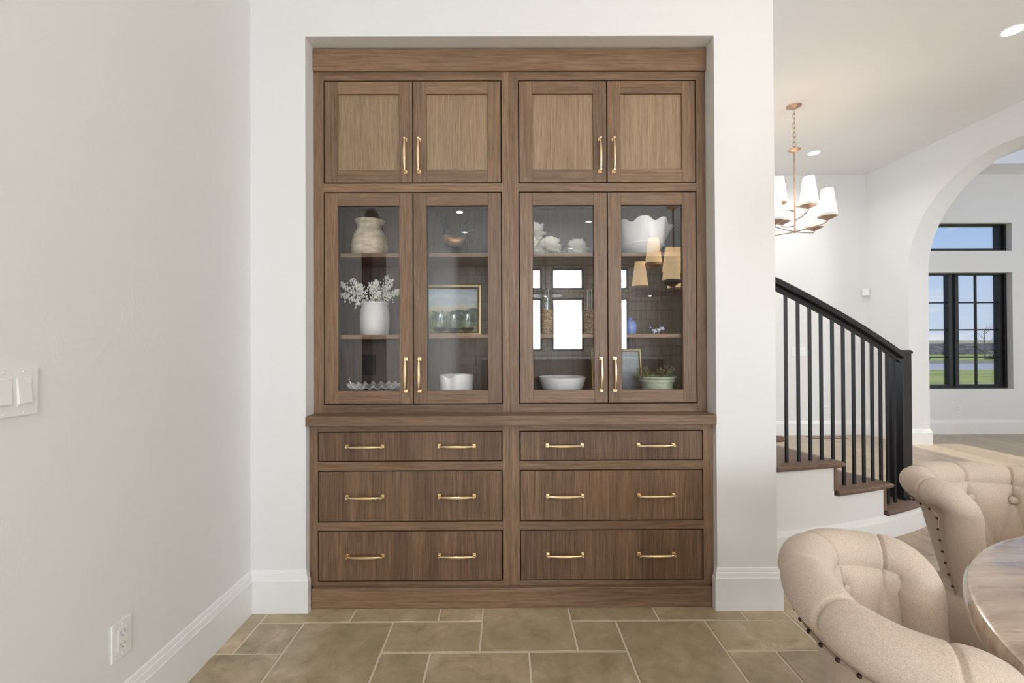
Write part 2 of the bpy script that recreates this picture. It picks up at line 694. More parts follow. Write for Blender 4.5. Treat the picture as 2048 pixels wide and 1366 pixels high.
# ------------------------------------------------------------------ structure: walls
def rect_holes(mb, axis, p0, p1, u0, u1, z0, z1, holes):
    """a wall slab with rectangular holes; axis is the slab's normal"""
    us = sorted({u0, u1} | {h[0] for h in holes} | {h[1] for h in holes})
    zs = sorted({z0, z1} | {h[2] for h in holes} | {h[3] for h in holes})
    for i in range(len(us) - 1):
        for j in range(len(zs) - 1):
            cu, cz = (us[i] + us[i + 1]) / 2, (zs[j] + zs[j + 1]) / 2
            if any(h[0] < cu < h[1] and h[2] < cz < h[3] for h in holes):
                continue
            if axis == 'y':
                mb.box(us[i], us[i + 1], p0, p1, zs[j], zs[j + 1])
            else:
                mb.box(p0, p1, us[i], us[i + 1], zs[j], zs[j + 1])
    return mb


def arch_wall(mb, x0, x1, y0, y1, ztop, c, r, zc, n=40):
    """slab normal to X with a round-headed opening centred at y=c, springing at zc"""
    mb.box(x0, x1, y0, c - r, 0, ztop)
    mb.box(x0, x1, c + r, y1, 0, ztop)
    pts = [(c - r * math.cos(PI * k / n), zc + r * math.sin(PI * k / n)) for k in range(n + 1)]
    for x, flip in ((x0, False), (x1, True)):
        vs = [(x, p[0], p[1]) for p in pts] + [(x, p[0], ztop) for p in pts]
        mb.add(vs, [(k, k + 1, n + 2 + k, n + 1 + k) for k in range(n)])
    vs = [(x0, p[0], p[1]) for p in pts] + [(x1, p[0], p[1]) for p in pts]
    mb.add(vs, [(k, k + 1, n + 2 + k, n + 1 + k) for k in range(n)])
    return mb


X1, X2, Z1, X3 = -.9532, 1.009, 2.7466, 1.2961
NB = 2.573       # back of the niche
wb = MB()
wb.box(XL - .15, X1, D, NB, 0, CZ)                 # left pier
wb.box(X2, X3, D, NB, 0, CZ)                       # right pier
wb.box(X1, X2, D, NB, Z1, CZ)                      # header
struct('wall_back', wb, M['wall_cool'])
struct('wall_niche', MB().box(XL - .15, X3, NB, NB + .02, 0, CZ), M['wall_cool'])
struct('wall_left', arch_wall(MB(), XL - .14, XL, YR, D, CZ, .305, .39, 2.14, 32), M['wall'])
struct('wall_hall', MB().box(XL - 1.9, XL - 1.84, -2.2, 2.3, 0, CZ).box(XL - 1.9, XL - .14, 2.0, 2.06, 0, CZ)
       .box(XL - 1.9, XL - .14, -2.06, -2.0, 0, CZ).box(XL - 1.9, XL - .14, -2.06, 2.06, 2.7, 2.76), M['oak_in'])
struct('wall_stair', MB().box(-1.1, -1.0, NB + .02, YB, 0, CZ), M['wall_cool'])
WIN = (5.60, 7.04, .618, 2.238)
TRA = (5.60, 7.04, 2.537, 2.929)
struct('wall_front', rect_holes(MB(), 'y', YB, YB + .22, -1.1, 9.2, 0, CZ, [WIN, TRA]), M['wall_cool'])
struct('wall_arch', arch_wall(MB(), XA, XA + .25, -.2, YB, CZ, 4.4, 1.12, 2.145, 56), M['wall_cool'], smooth=25)
struct('wall_right', MB().box(XA, XA + .25, YR, -.2, 0, CZ), M['wall_cool'])
struct('wall_entry', MB().box(9.0, 9.2, -.2, YB, 0, CZ).box(XA + .25, 9.0, -.3, -.2, 0, CZ), M['wall_cool'])
struct('wall_kitchen', rect_holes(MB(), 'y', YR - .16, YR, XL - .14, XA + .25, 0, CZ,
       [(a, b, 1.08, 2.5) for a, b in KW] + [(a, b, 2.72, 3.3) for a, b in KW]), M['block'])
SKYL = (6.27, 7.25, 4.6, 5.78)
cl = MB()
for (a, b, c, d) in ((XL - .2, 9.2, YR - .2, SKYL[2]), (XL - .2, 9.2, SKYL[3], YB + .2), (XL - .2, SKYL[0], SKYL[2], SKYL[3]), (SKYL[1], 9.2, SKYL[2], SKYL[3])):
    cl.box(a, b, c, d, CZ, CZ + .1)
a, b, c, d = SKYL
cl.box(a - .05, a, c - .05, d + .05, CZ + .1, CZ + .75).box(b, b + .05, c - .05, d + .05, CZ + .1, CZ + .75)
cl.box(a, b, c - .05, c, CZ + .1, CZ + .75).box(a, b, d, d + .05, CZ + .1, CZ + .75)
struct('ceiling', cl, M['ceil'])

# baseboards -----------------------------------------------------------
BB = [(.018, 0), (.018, .152), (.0155, .155), (.0150, .158), (.0110, .176), (.0080, .178), (.0080, .181), (.0035, .194), (0, .197)]


def baseboard(name, path, h=1.0, th=1.0, mat=None, z=0, parent=None):
    """path: 2D points; the board grows to the right-hand side of the walking direction"""
    n = len(path)
    P = [Vector(p) for p in path]
    rows = []
    for i in range(n):
        ds = []
        if i > 0:
            ds.append((P[i] - P[i - 1]).normalized())
        if i < n - 1:
            ds.append((P[i + 1] - P[i]).normalized())
        ns = [Vector((d.y, -d.x)) for d in ds]
        m = sum(ns, Vector((0, 0)))
        m = m / m.length
        m = m / max(.3, m.dot(ns[0]))
        rows.append([(P[i].x + m.x * o * th, P[i].y + m.y * o * th, z + zz * h) for (o, zz) in BB] + [(P[i].x, P[i].y, z)])
    mb = MB()
    b = 0
    mb.grid(rows, cv=True)
    k = len(BB) + 1
    mb.f.append(tuple(range(k)))
    mb.f.append(tuple((n - 1) * k + i for i in range(k)))
    o = mb.build(name, mat or M['trim'], parent, smooth=30)
    if not parent:
        tag(o, kind='structure')
    return o


baseboard('baseboard_left', [(XL, -.085), (XL, D), (X1, D), (X1, 2.149)][::1])
baseboard('baseboard_left', [(XL, YR), (XL, -.085)])
baseboard('baseboard_back', [(X2, 2.149), (X2, D), (X3, D), (X3, NB + .02)])
baseboard('baseboard_front', [(-1.0, YB), (XA, YB), (XA, 5.52), (XA + .25, 5.52), (XA + .25, YB), (9.0, YB)])
baseboard('baseboard_arch', [(XA + .25, 3.28), (XA, 3.28), (XA, -.2)])

# floors ---------------------------------------------------------------
U, G0, YA = .2032, .29637, 2.0483
YT = YA + 3 * U     # tile ends, planks begin
floor = struct('floor', MB().box(XL - 1.9, 9.2, YR - .2, YB + .2, -.12, -.012), M['grout'])
struct('floor_grout', MB().box(XL, XA, YR, YT, -.012, -.0035), M['grout'])
tiles = []
T = tiles.append
# (column from, column to, row from, row to); rows count towards the camera from the line YA
for t in [(-9, -7, -1, 1), (-7, -5, -1, 0), (-5, -3, -1, 0), (-3, -2, -1, 0), (-7, -6, 0, 1), (-6, -4, 0, 2), (-4, -2, 0, 1), (-2, 0, -1, 1),
          (0, 2, -1, 0), (2, 4, -1, 0), (4, 5, -1, 0), (0, 1, 0, 1), (1, 3, 0, 2), (3, 5, 0, 1), (5, 7, -1, 1), (-9, -6, 1, 2), (-4, -3, 1, 2),
          (-3, -1, 1, 3), (-1, 1, 1, 2), (3, 4, 1, 2), (4, 6, 1, 3)]:
    T(t)
done = {(c, r) for (a, b, q, w) in tiles for c in range(a, b) for r in range(q, w)}
rs = random.Random(3)
for r in range(-3, 8):
    for c in range(-9, 24):
        if (c, r) in done:
            continue
        for (w, h) in rs.sample([(2, 2), (3, 2), (2, 1), (1, 1), (2, 2)], 5) + [(1, 1)]:
            cells = [(c + i, r + j) for i in range(w) for j in range(h)]
            if all(q not in done and q[0] < 24 and q[1] < 8 for q in cells):
                T((c, c + w, r, r + h))
                done |= set(cells)
                break
g = .0042
for (a, b, q, w) in tiles:
    x0, x1 = max(G0 + a * U, XL + .002) + g, min(G0 + b * U, XA - .002) - g
    y1, y0 = YA - q * U - g, YA - w * U + g
    if x1 - x0 < .02 or (y0 > D - .0 and x1 < X3):
        continue
    y1 = min(y1, YT - g)
    if x0 < X3 and y1 > 2.20:
        pass
    cx, cy = (x0 + x1) / 2, (y0 + y1) / 2
    mb = MB()
    k = .0025
    mb.add([(x0, y0, -.01), (x1, y0, -.01), (x1, y1, -.01), (x0, y1, -.01), (x0, y0, -k), (x1, y0, -k), (x1, y1, -k), (x0, y1, -k),
            (x0 + k, y0 + k, 0), (x1 - k, y0 + k, 0), (x1 - k, y1 - k, 0), (x0 + k, y1 - k, 0)],
           [(8, 9, 10, 11), (0, 1, 5, 4), (1, 2, 6, 5), (2, 3, 7, 6), (3, 0, 4, 7), (4, 5, 9, 8), (5, 6, 10, 9), (6, 7, 11, 10), (7, 4, 8, 11)])
    mb.build('tile', M['tile'], floor, (cx, cy, 0))
# wide oak planks of the stair hall
pw = .213
i = 0
x = .2
while x < 9.0:
    y = YT + .001
    first = True
    while y < YB - .01:
        ln = rs.uniform(.5, 2.1) if first else 2.1
        first = False
        y2 = min(y + ln, YB)
        xa, xb = max(x, .2), min(x + pw, 9.0)
        h = -.001
        MB().add([(xa, y, -.011), (xb, y, -.011), (xb, y2, -.011), (xa, y2, -.011), (xa, y, -.003), (xb, y, -.003), (xb, y2, -.003), (xa, y2, -.003),
                  (xa + .0022, y + .0022, 0), (xb - .0022, y + .0022, 0), (xb - .0022, y2 - .0022, 0), (xa + .0022, y2 - .0022, 0)],
                 [(8, 9, 10, 11), (0, 1, 5, 4), (1, 2, 6, 5), (2, 3, 7, 6), (3, 0, 4, 7), (4, 5, 9, 8), (5, 6, 10, 9), (6, 7, 11, 10), (7, 4, 8, 11)]
                 ).build('plank', M['plank'], floor, ((xa + xb) / 2, (y + y2) / 2, 0))
        y = y2
    x += pw

# front window, transom ---------------------------------------------------
FY0, FY1 = 6.265, 6.345
gy = 6.31


def window_frame(name, x0, x1, z0, z1, casements, rows_, cols_, fr=.052, jam=.03, left_t=None):
    w = struct(name, MB().box(x0, x0 + jam, FY0 - .03, FY1, z0, z1).box(x1 - jam, x1, FY0 - .03, FY1, z0, z1)
               .box(x0 + jam, x1 - jam, FY0 - .03, FY1, z0, z0 + .03).box(x0 + jam, x1 - jam, FY0 - .03, FY1, z1 - .012, z1), M['black_frame'])
    for (a, b) in casements:
        mb = MB().box(a, a + fr, FY0, FY1 - .01, z0 + .03, z1 - .012).box(b - fr, b, FY0, FY1 - .01, z0 + .03, z1 - .012)
        mb.box(a + fr, b - fr, FY0, FY1 - .01, z0 + .03, z0 + .055).box(a + fr, b - fr, FY0, FY1 - .01, z1 - .022, z1 - .012)
        s = mb.build('sash', M['black_frame'], w)
        ia, ib, iz0, iz1 = a + fr, b - fr, z0 + .055, z1 - .022
        for k in range(1, cols_):
            xx = ia + (ib - ia) * k / cols_
            MB().box(xx - .010, xx + .010, gy - .012, gy + .012, iz0, iz1).build('muntin', M['black_frame'], s)
        for k in range(1, rows_):
            zz = iz0 + (iz1 - iz0) * k / rows_
            MB().box(ia, ib, gy - .0115, gy + .0115, zz - .010, zz + .010).build('muntin', M['black_frame'], s)
        for c in range(cols_):
            for r in range(rows_):
                MB().box(ia + (ib - ia) * c / cols_, ia + (ib - ia) * (c + 1) / cols_, gy - .002, gy + .002,
                         iz0 + (iz1 - iz0) * r / rows_, iz0 + (iz1 - iz0) * (r + 1) / rows_).build('pane', M['glass'], s)
    return w


window_frame('window_1', WIN[0], WIN[1], WIN[2], WIN[3], [(5.63, 6.30), (6.34, 7.01)], 4, 2)
window_frame('window_2', TRA[0], TRA[1], TRA[2], TRA[3], [(5.63, 7.01)], 1, 1, fr=.05)
struct('trim_1', MB().box(WIN[0], WIN[1], YB + .001, FY0 - .031, WIN[2] - .0005, WIN[2] + .004), M['trim'])
# kitchen windows behind the camera
for i, (a, b) in enumerate(KW):
    for (z0, z1) in ((1.08, 2.5), (2.72, 3.3)):
        struct('window_%d' % (3 + i), MB().box(a, a + .05, YR - .12, YR - .05, z0, z1).box(b - .05, b, YR - .12, YR - .05, z0, z1)
               .box(a + .05, b - .05, YR - .12, YR - .05, z0, z0 + .05).box(a + .05, b - .05, YR - .12, YR - .05, z1 - .05, z1), M['black_frame'])

kc = MB().box(-.6, 4.0, YR + .001, YR + .64, .88, .92).build('kitchen_counter', M['ceramic'], None, (1.7, YR + .3, .9), bevel=.003)
tag(kc, 'pale stone kitchen counter under the far windows, mirrored above the white bowl', 'counter')
ks = empty('kitchen_cabinet', (1.7, YR + .3, 0), 'long brown kitchen base cabinet below the mirrored pale counter', 'cabinet')
MB().box(-.6, 4.0, YR + .02, YR + .58, .0, .879).build('carcass', M['oak_in'], ks)
for k in range(8):
    MB().box(-.59 + k * .575, -.03 + k * .575, YR + .58, YR + .60, .10, .86).build('door', M['oak_v'], ks, bevel=.002)

# ------------------------------------------------------------------ built-in cabinet
FYU = 2.228     # front of the upper face frame
FYB = 2.172     # front of the base face frame
CB = 2.56       # inner back


def board(name, x0, x1, y0, y1, z0, z1, mat, parent, bevel=.0012):
    return MB().box(x0, x1, y0, y1, z0, z1).build(name, mat, parent, ((x0 + x1) / 2, (y0 + y1) / 2, (z0 + z1) / 2), bevel=bevel)


def pull_mesh(length, vertical):
    """bar pull with square footed posts and a belly in the middle; local x is the axis (z when vertical)"""
    mb = MB()
    h = length / 2
    path, rad = [], []
    for k in range(25):
        t = -1 + 2 * k / 24
        path.append((t * (h - .004), -.030 + .007 * abs(t) ** 2.2 * 1.0, 0))
        rad.append(.0036 + .0042 * (1 - abs(t) ** 1.8))
    mb.tube(path, rad, 10)
    for s in (-1, 1):
        cx = s * (h - .005)
        mb.box(cx - .0085, cx + .0085, -.004, 0, -.0085, .0085)
        mb.box(cx - .0062, cx + .0062, -.016, -.004, -.0062, .0062)
        mb.box(cx - .0045, cx + .0045, -.029, -.016, -.0045, .0045)
    if vertical:
        mb.v = [Vector((p.z, p.y, p.x)) for p in mb.v]
    return mb.mesh('handle', M['brass'], smooth=35)


PULL_H = pull_mesh(.178, False)
PULL_V = pull_mesh(.168, True)


def door(unit, x0, x1, z0, z1, glazed, hx, hz, sl=.066, rl=.063, txt=None):
    d = empty('door', ((x0 + x1) / 2, FYU, (z0 + z1) / 2))
    d.parent = unit
    d.location = WO[d.name] - WO[unit.name]
    y0, y1 = FYU, FYU + .021
    board('stile', x0, x0 + sl, y0, y1, z0, z1, M['oak_v'], d)
    board('stile', x1 - sl, x1, y0, y1, z0, z1, M['oak_v'], d)
    board('rail', x0 + sl, x1 - sl, y0 + .0002, y1, z0, z0 + rl, M['oak_h'], d, .0006)
    board('rail', x0 + sl, x1 - sl, y0 + .0002, y1, z1 - rl, z1, M['oak_h'], d, .0006)
    if glazed:
        board('glass_pane', x0 + sl - .004, x1 - sl + .004, y0 + .011, y0 + .015, z0 + rl - .004, z1 - rl + .004, M['glass'], d, 0)
        MB().box(x0 + sl, x0 + sl + .006, y0 + .0155, y1, z0 + rl, z1 - rl).box(x0 + sl + .006, x1 - sl, y0 + .0155, y1, z1 - rl - .007, z1 - rl).build('edge_shade_strip', M['gap_shade'], d)  # dark strips painting a shade line at the pane's left and top
    else:
        board('panel', x0 + sl - .004, x1 - sl + .004, y0 + .010, y0 + .017, z0 + rl - .004, z1 - rl + .004, M['oak_panel'], d, 0)
    h = inst('handle', PULL_V, d, Vector((hx, FYU, hz)) - WO[d.name])
    h['label'] = 'brushed brass bar pull'
    return d


def hutch(x0, x1, o0, o1, split, label):
    u = empty('hutch_cabinet', ((x0 + x1) / 2, FYU, .925), label, 'cabinet', 'upper cabinet units in the niche')
    y0, y1 = FYU, FYU + .022
    zt, z1a, z1b, z2a, z2b, zb = 2.6295, 2.589, 2.0715, 2.0295, .9675, .926
    board('stile', x0, o0, y0, y1, zb, zt, M['oak_v'], u, .0008)
    board('stile', o1, x1, y0, y1, zb, zt, M['oak_v'], u, .0008)
    for (a, b) in ((z1a, zt), (z2a, z1b), (zb, z2b)):
        board('rail', o0, o1, y0 + .0003, y1, a, b, M['oak_h'], u, .0006)
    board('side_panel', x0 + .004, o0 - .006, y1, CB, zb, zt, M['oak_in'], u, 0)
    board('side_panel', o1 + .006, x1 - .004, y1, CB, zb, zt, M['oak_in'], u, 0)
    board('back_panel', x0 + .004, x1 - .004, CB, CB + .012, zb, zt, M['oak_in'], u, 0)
    board('top_panel', o0 - .006, o1 + .006, y1, CB, z2a + .006, z2a + .03, M['oak_in'], u, 0)
    board('bottom_panel', o0 - .006, o1 + .006, y1, CB, .945, .965, M['oak_h'], u, 0)
    for z in (1.7105, 1.2965):
        board('shelf', o0 - .006, o1 + .006, 2.262, CB, z, z + .02, M['oak_h'], u, .001)
    MB().box(o0, o1, y1 + .002, y1 + .008, z1b, z1a).build('gap_shade_sheet', M['gap_shade'], u)  # near-black sheet painting the shade seen through the upper door gaps
    st = MB()
    for (a, b, c, d) in ((o0 - .002, o0 + .012, z2b, z2a), (o1 - .012, o1 + .002, z2b, z2a), (split - .012, split + .012, z2b + .012, z2a - .012), (o0 + .012, o1 - .012, z2a - .012, z2a + .002), (o0 + .012, o1 - .012, z2b - .002, z2b + .012)):
        st.box(a, b, y1 + .001, y1 + .007, c, d)
    st.build('gap_shade_strip', M['gap_shade'], u)  # dark strips painting the shade in the gaps round the glass doors
    g = .0052
    door(u, o0 + g, split - g * .5, z1b + g, z1a - g, False, split - .036, 2.208)
    door(u, split + g * .5, o1 - g, z1b + g, z1a - g, False, split + .032, 2.208)
    door(u, o0 + g, split - g * .5, z2b + g, z2a - g, True, split - .036, 1.115)
    door(u, split + g * .5, o1 - g, z2b + g, z2a - g, True, split + .032, 1.115)
    return u


hutch(-.9535, .0225, -.9045, -.0135, -.4585, 'left oak hutch unit holding a beige jar, rooster and meadow painting behind glass')
hutch(.0225, 1.0075, .069, .961, .5137, 'right oak hutch unit with white peonies, scalloped bowl and green planter behind glass')


def base_unit(x0, x1, o0, o1, label, hx):
    u = empty('drawer_cabinet', ((x0 + x1) / 2, FYB, .088), label, 'cabinet', 'base drawer units in the niche')
    y0, y1 = FYB, FYB + .022
    rows_ = [(.698, .846), (.4055, .655), (.118, .365)]
    board('stile', x0, o0, y0, y1, .0972, .879, M['oak_v'], u, .0008)
    board('stile', o1, x1, y0, y1, .0972, .879, M['oak_v'], u, .0008)
    for (a, b) in ((.846, .879), (.655, .698), (.365, .4055), (.0972, .118)):
        board('rail', o0, o1, y0 + .0003, y1, a, b, M['oak_h'], u, .0006)
    MB().box(x0 + .004, x1 - .004, y1 + .02, CB, .0972, .879).build('carcass', M['gap_shade'], u)  # carcass coloured near black as the shade inside the drawer gaps
    g = .0052
    for (a, b), hz in zip(rows_, (.7745, .5315, .2465)):
        z0, z1 = a + g, b - g
        d = board('drawer', o0 + g, o1 - g, y0 + .0005, y0 + .021, z0, z1, M['oak_drawer'], u, .001)
        for x in hx:
            h = inst('handle', PULL_H, d, Vector((x, y0 + .0005, hz)) - WO[d.name])
            h['label'] = 'brushed brass bar pull'
    return u


base_unit(-.9525, .0200, -.912, -.0152, 'left oak base unit of three drawers with six brass pulls, nearest the left wall', (-.6815, -.2375))
base_unit(.0200, 1.0075, .0675, .961, 'right oak base unit of three drawers with six brass pulls, nearest the chairs', (.287, .729))
tag(board('counter', X1 + .0007, X2 - .0007, 2.128, CB, .8795, .9255, M['oak_h'], None, .0015),
    'long oak counter ledge between the drawers and the hutch', 'counter')
tag(board('crown_board', X1 + .0007, X2 - .0007, 2.2135, 2.30, 2.630, 2.741, M['oak_h'], None, .002),
    'wide oak crown board topping the cabinet under the niche header', 'crown board')
tag(board('plinth', X1 + .019, X2 - .019, 2.150, CB, .0005, .0965, M['oak_h'], None, .002),
    'oak plinth board below the lowest drawers on the tiled floor', 'plinth')

# dark power outlets on the hutch back
for x, lab in ((-.778, 'dark bronze power plate on the cabinet back above the ruffled stand'), (.118, 'dark bronze power plate on the cabinet back behind the oval white bowl')):
    p = MB().box(x - .036, x + .036, CB - .006, CB - .0005, 1.092, 1.210).build('power_plate', M['bronze_plate'], None, (x, CB, 1.15), bevel=.003)
    tag(p, lab, 'outlet')
    MB().box(x - .017, x + .017, CB - .0085, CB - .006, 1.117, 1.185).build('outlet_insert', M['bronze_plate'], p, bevel=.001)

# ------------------------------------------------------------------ things on the shelves
Z_S1, Z_S2, Z_BT = 1.731, 1.317, .9655
# stoneware jar
v = MB().lathe([(.001, 0), (.080, 0), (.086, .004), (.096, .030), (.098, .060), (.094, .095), (.083, .130), (.069, .155), (.064, .168), (.066, .182), (.076, .198), (.080, .206),
                (.077, .207), (.066, .192), (.060, .168), (.075, .12), (.08, .05), (.001, .03)], (-.732, 2.42, Z_S1), 40)
tag(v.build('stoneware_jar', M['vase'], None, (-.732, 2.42, Z_S1), smooth=50), 'beige aged stoneware jar with flared rim on the upper shelf', 'jar')
# white crock
cx, cy = -.705, 2.42
tag(MB().lathe([(.001, 0), (.070, 0), (.073, .004), (.078, .05), (.079, .10), (.073, .145), (.068, .160), (.071, .166), (.074, .172), (.072, .178), (.066, .178), (.064, .165), (.071, .10), (.066, .02), (.001, .015)],
               (cx, cy, Z_S2), 40).build('white_crock', M['matte_ceramic'], None, (cx, cy, Z_S2), smooth=50), 'tall white crock filled with white blossom sprays', 'crock')
sprays = [(-1.0, .45, .19, 'lowest, drooping far left'), (-.95, .95, .20, 'reaching far left'), (-.75, 1.3, .19, 'arching up to the left'), (-.45, 1.0, .15, 'short, just left of centre'),
          (-.15, 1.6, .13, 'short, upright in the middle'), (.12, 1.9, .15, 'thin, upright right of centre'), (.42, 1.9, .19, 'tallest, on the right'), (.62, 1.4, .17, 'leaning right'),
          (.75, .75, .14, 'low, over the right rim'), (.25, .7, .10, 'small, over the front rim')]
for i, (dx, dz, ln, lab) in enumerate(sprays):
    rr = random.Random(40 + i)
    dy = rr.uniform(-.45, .3)
    dr = Vector((dx, dy, dz)).normalized()
    st = Vector((cx + dx * .045, cy + dy * .04, Z_S2 + .10))
    pts = []
    for k in range(9):
        t = k / 8
        pts.append(st + Vector((0, 0, .075)) * min(1, t * 2.5) + dr * ln * t + Vector((0, 0, -.035 * t * t)))
    s = MB().tube(pts, [.0022 - .0012 * k / 8 for k in range(9)], 5).build('flower_spray', M['stem'], None, tuple(st))
    tag(s, 'white blossom spray in the white crock, ' + lab, 'flower', 'white sprays in the crock')
    fb = MB()
    for k in range(95):
        t = rr.uniform(.22, 1.0)
        j = min(7, int(t * 8))
        p = pts[j].lerp(pts[j + 1], t * 8 - j)
        sp = .0125 * (1.2 - t * .75)
        q = p + Vector((rr.gauss(0, sp), rr.gauss(0, sp), rr.gauss(0, sp)))
        fb.ball(q, rr.uniform(.0034, .0056), 5, 4, (1, 1, rr.uniform(.9, 1.5)))
    tag(fb.build('blossoms', M['blossom'], s, smooth=True), kind='stuff')
# ruffled cake stand
cx, cy = -.690, 2.41


def ruffle(a, r, z):
    k = max(0, (r - .105) / .05)
    return r + .004 * k * math.cos(22 * a), z + .010 * k * math.cos(22 * a)


cs = MB().lathe([(.001, 0), (.055, 0), (.052, .006), (.026, .022), (.023, .040), (.030, .058), (.06, .068), (.105, .072), (.140, .076), (.152, .084), (.154, .086), (.151, .087), (.138, .081), (.10, .076), (.001, .075)],
                (cx, cy, Z_BT), 176, ruffle)
tag(cs.build('cake_stand', M['ceramic'], None, (cx, cy, Z_BT), smooth=60), 'white ruffled-rim cake stand on the cabinet bottom at left', 'cake stand')
# small silver giraffe-like figurine
cx, cy = -.823, 2.36
fg = MB().lathe([(.001, 0), (.012, 0), (.010, .006), (.003, .010), (.001, .011)], (cx, cy, Z_BT), 12)
fg.tube([(cx, cy, Z_BT + .008), (cx + .001, cy, Z_BT + .02), (cx - .006, cy, Z_BT + .04), (cx - .010, cy, Z_BT + .055)], [.0022, .0025, .002, .002], 7)
fg.tube([(cx + .001, cy, Z_BT + .02), (cx + .006, cy, Z_BT + .04), (cx + .008, cy, Z_BT + .058)], [.002, .002, .003], 7)
fg.tube([(cx - .013, cy, Z_BT + .052), (cx - .004, cy, Z_BT + .060), (cx + .006, cy, Z_BT + .063), (cx + .012, cy, Z_BT + .076), (cx + .009, cy, Z_BT + .092), (cx + .002, cy, Z_BT + .108), (cx + .000, cy, Z_BT + .116)],
        [.003, .005, .006, .0045, .0032, .0028, .003], 8)
fg.ball((cx - .003, cy, Z_BT + .119), .0055, 8, 6, (1.3, .8, .8))
fg.tube([(cx + .001, cy, Z_BT + .122), (cx + .005, cy, Z_BT + .132)], [.0016, .0008], 6)
tag(fg.build('silver_figurine', M['silver'], None, (cx, cy, Z_BT), smooth=True), 'tiny silver long-necked animal figurine left of the ruffled stand', 'figurine')
# metal rooster
cx, cy = -.262, 2.41
ZR = Z_S1 + .032
ro = empty('rooster_sculpture', (cx, cy, Z_S1), 'dark metal rooster sculpture with copper body and fanned tail', 'sculpture')
bd = MB().tube([(cx - .052, cy, ZR + .112), (cx - .054, cy, ZR + .092), (cx - .044, cy, ZR + .072), (cx - .016, cy, ZR + .060), (cx + .012, cy, ZR + .062), (cx + .032, cy, ZR + .072), (cx + .046, cy, ZR + .090)],
               [.012, .021, .030, .034, .031, .020, .008], 16)
bd.build('body', M['copper_body'], ro, smooth=True)
nk = MB().tube([(cx - .050, cy, ZR + .095), (cx - .054, cy, ZR + .125), (cx - .060, cy, ZR + .150), (cx - .063, cy, ZR + .168)], [.024, .017, .011, .010], 12)
nk.ball((cx - .064, cy, ZR + .172), .011, 10, 8)
nk.build('neck', M['patina'], ro, smooth=True)
MB().tube([(cx - .073, cy, ZR + .172), (cx - .086, cy, ZR + .168)], [.005, .001], 8).build('beak', M['patina'], ro, smooth=True)
cb = MB()
for k, (a, b) in enumerate(((-.072, .186), (-.063, .190), (-.054, .186))):
    cb.ball((cx + a, cy, ZR + b), .007, 8, 6, (.8, .4, 1.3))
cb.build('comb', M['patina'], ro, smooth=True)
MB().ball((cx - .070, cy, ZR + .155), .006, 8, 6, (.7, .5, 1.4)).build('wattle', M['patina'], ro, smooth=True)
for k in range(9):
    a = R(118 - k * 19)
    ln = (.098, .108, .112, .108, .098, .088, .078, .066, .056)[k]
    b0 = Vector((cx + .036, cy + .003 * (k % 3 - 1), ZR + .082))
    pts = []
    for j in range(9):
        t = j / 8
        aa = a - 1.25 * t ** 1.6
        pts.append(b0 + Vector((math.cos(a) * ln * t * .55 + math.cos(aa) * ln * t * .35, 0, math.sin(a) * ln * t * .62 + math.sin(aa) * ln * t * .38)))
    MB().tube(pts, [.0042 + .0036 * math.sin(PI * min(1, j / 8 * 1.02)) for j in range(9)], 8, flat=.6).build('tail_feather', M['patina'], ro, smooth=True)
for s in (-1, 1):
    MB().tube([(cx - .008 + s * .012, cy + s * .010, Z_S1 + .075), (cx - .004 + s * .014, cy + s * .010, Z_S1 + .035), (cx - .006 + s * .014, cy + s * .010, Z_S1 + .004), (cx - .024 + s * .014, cy + s * .010, Z_S1 + .002)],
              [.005, .0032, .003, .002], 8).build('leg', M['patina'], ro, smooth=True)
MB().box(cx - .042, cx + .034, cy - .024, cy + .024, Z_S1, Z_S1 + .004).build('base', M['patina'], ro, bevel=.001)


def picture(name, x0, x1, z0, z1, y0, lean, canvas, label, fr=.026):
    """framed picture leaning back; bottom edge front at y0"""
    o = empty(name, ((x0 + x1) / 2, y0, z0), label, 'picture')
    w, h = x1 - x0, z1 - z0
    hw = w / 2

    def piece(nm, a0, a1, b0, b1, c0, c1, m, bev=.001):
        me = MB().box(a0, a1, c0, c1, b0, b1).mesh(nm, m, ((a0 + a1) / 2, (c0 + c1) / 2, (b0 + b1) / 2), bevel=bev)
        return inst(nm, me, o, ((a0 + a1) / 2, (c0 + c1) / 2, (b0 + b1) / 2))
    t = fr
    piece('frame_side', -hw, -hw + t * .45, 0, h, 0, .02, M['gilt'])
    piece('frame_side', hw - t * .45, hw, 0, h, 0, .02, M['gilt'])
    piece('frame_side', -hw + t * .45, hw - t * .45, h - t * .45, h, 0, .02, M['gilt'])
    piece('frame_side', -hw + t * .45, hw - t * .45, 0, t * .45, 0, .02, M['gilt'])
    a = hw - t * .45
    b = hw - t
    MBd = MB()
    for (p, q, r_, s_) in ((-a, -a + .005, t * .45, h - t * .45), (a - .005, a, t * .45, h - t * .45), (-a + .005, a - .005, h - t * .45 - .005, h - t * .45), (-a + .005, a - .005, t * .45, t * .45 + .005)):
        MBd.box(p, q, .004, .018, r_, s_)
    inst('frame_groove', MBd.mesh('frame_groove', M['gilt_dark']), o, (0, 0, 0))
    bead = MB()
    n = int(2 * b / .0075)
    for k in range(n + 1):
        xx = -b + 2 * b * k / n
        for zz in (t - .004, h - t + .004):
            bead.ball((xx, .006, zz), .0031, 6, 4)
    n = int((h - 2 * t) / .0075)
    for k in range(n + 1):
        zz = t + (h - 2 * t) * k / n
        for xx in (-b - .004, b + .004):
            bead.ball((xx, .006, zz), .0031, 6, 4)
    bo = inst('bead_moulding', bead.mesh('bead_moulding', M['gilt'], smooth=True), o, (0, 0, 0))
    bo['kind'] = 'stuff'
    piece('canvas', -b - .007, b + .007, t - .007, h - t + .007, .010, .016, canvas, 0)
    o.rotation_euler = (R(-lean), 0, 0)
    return o


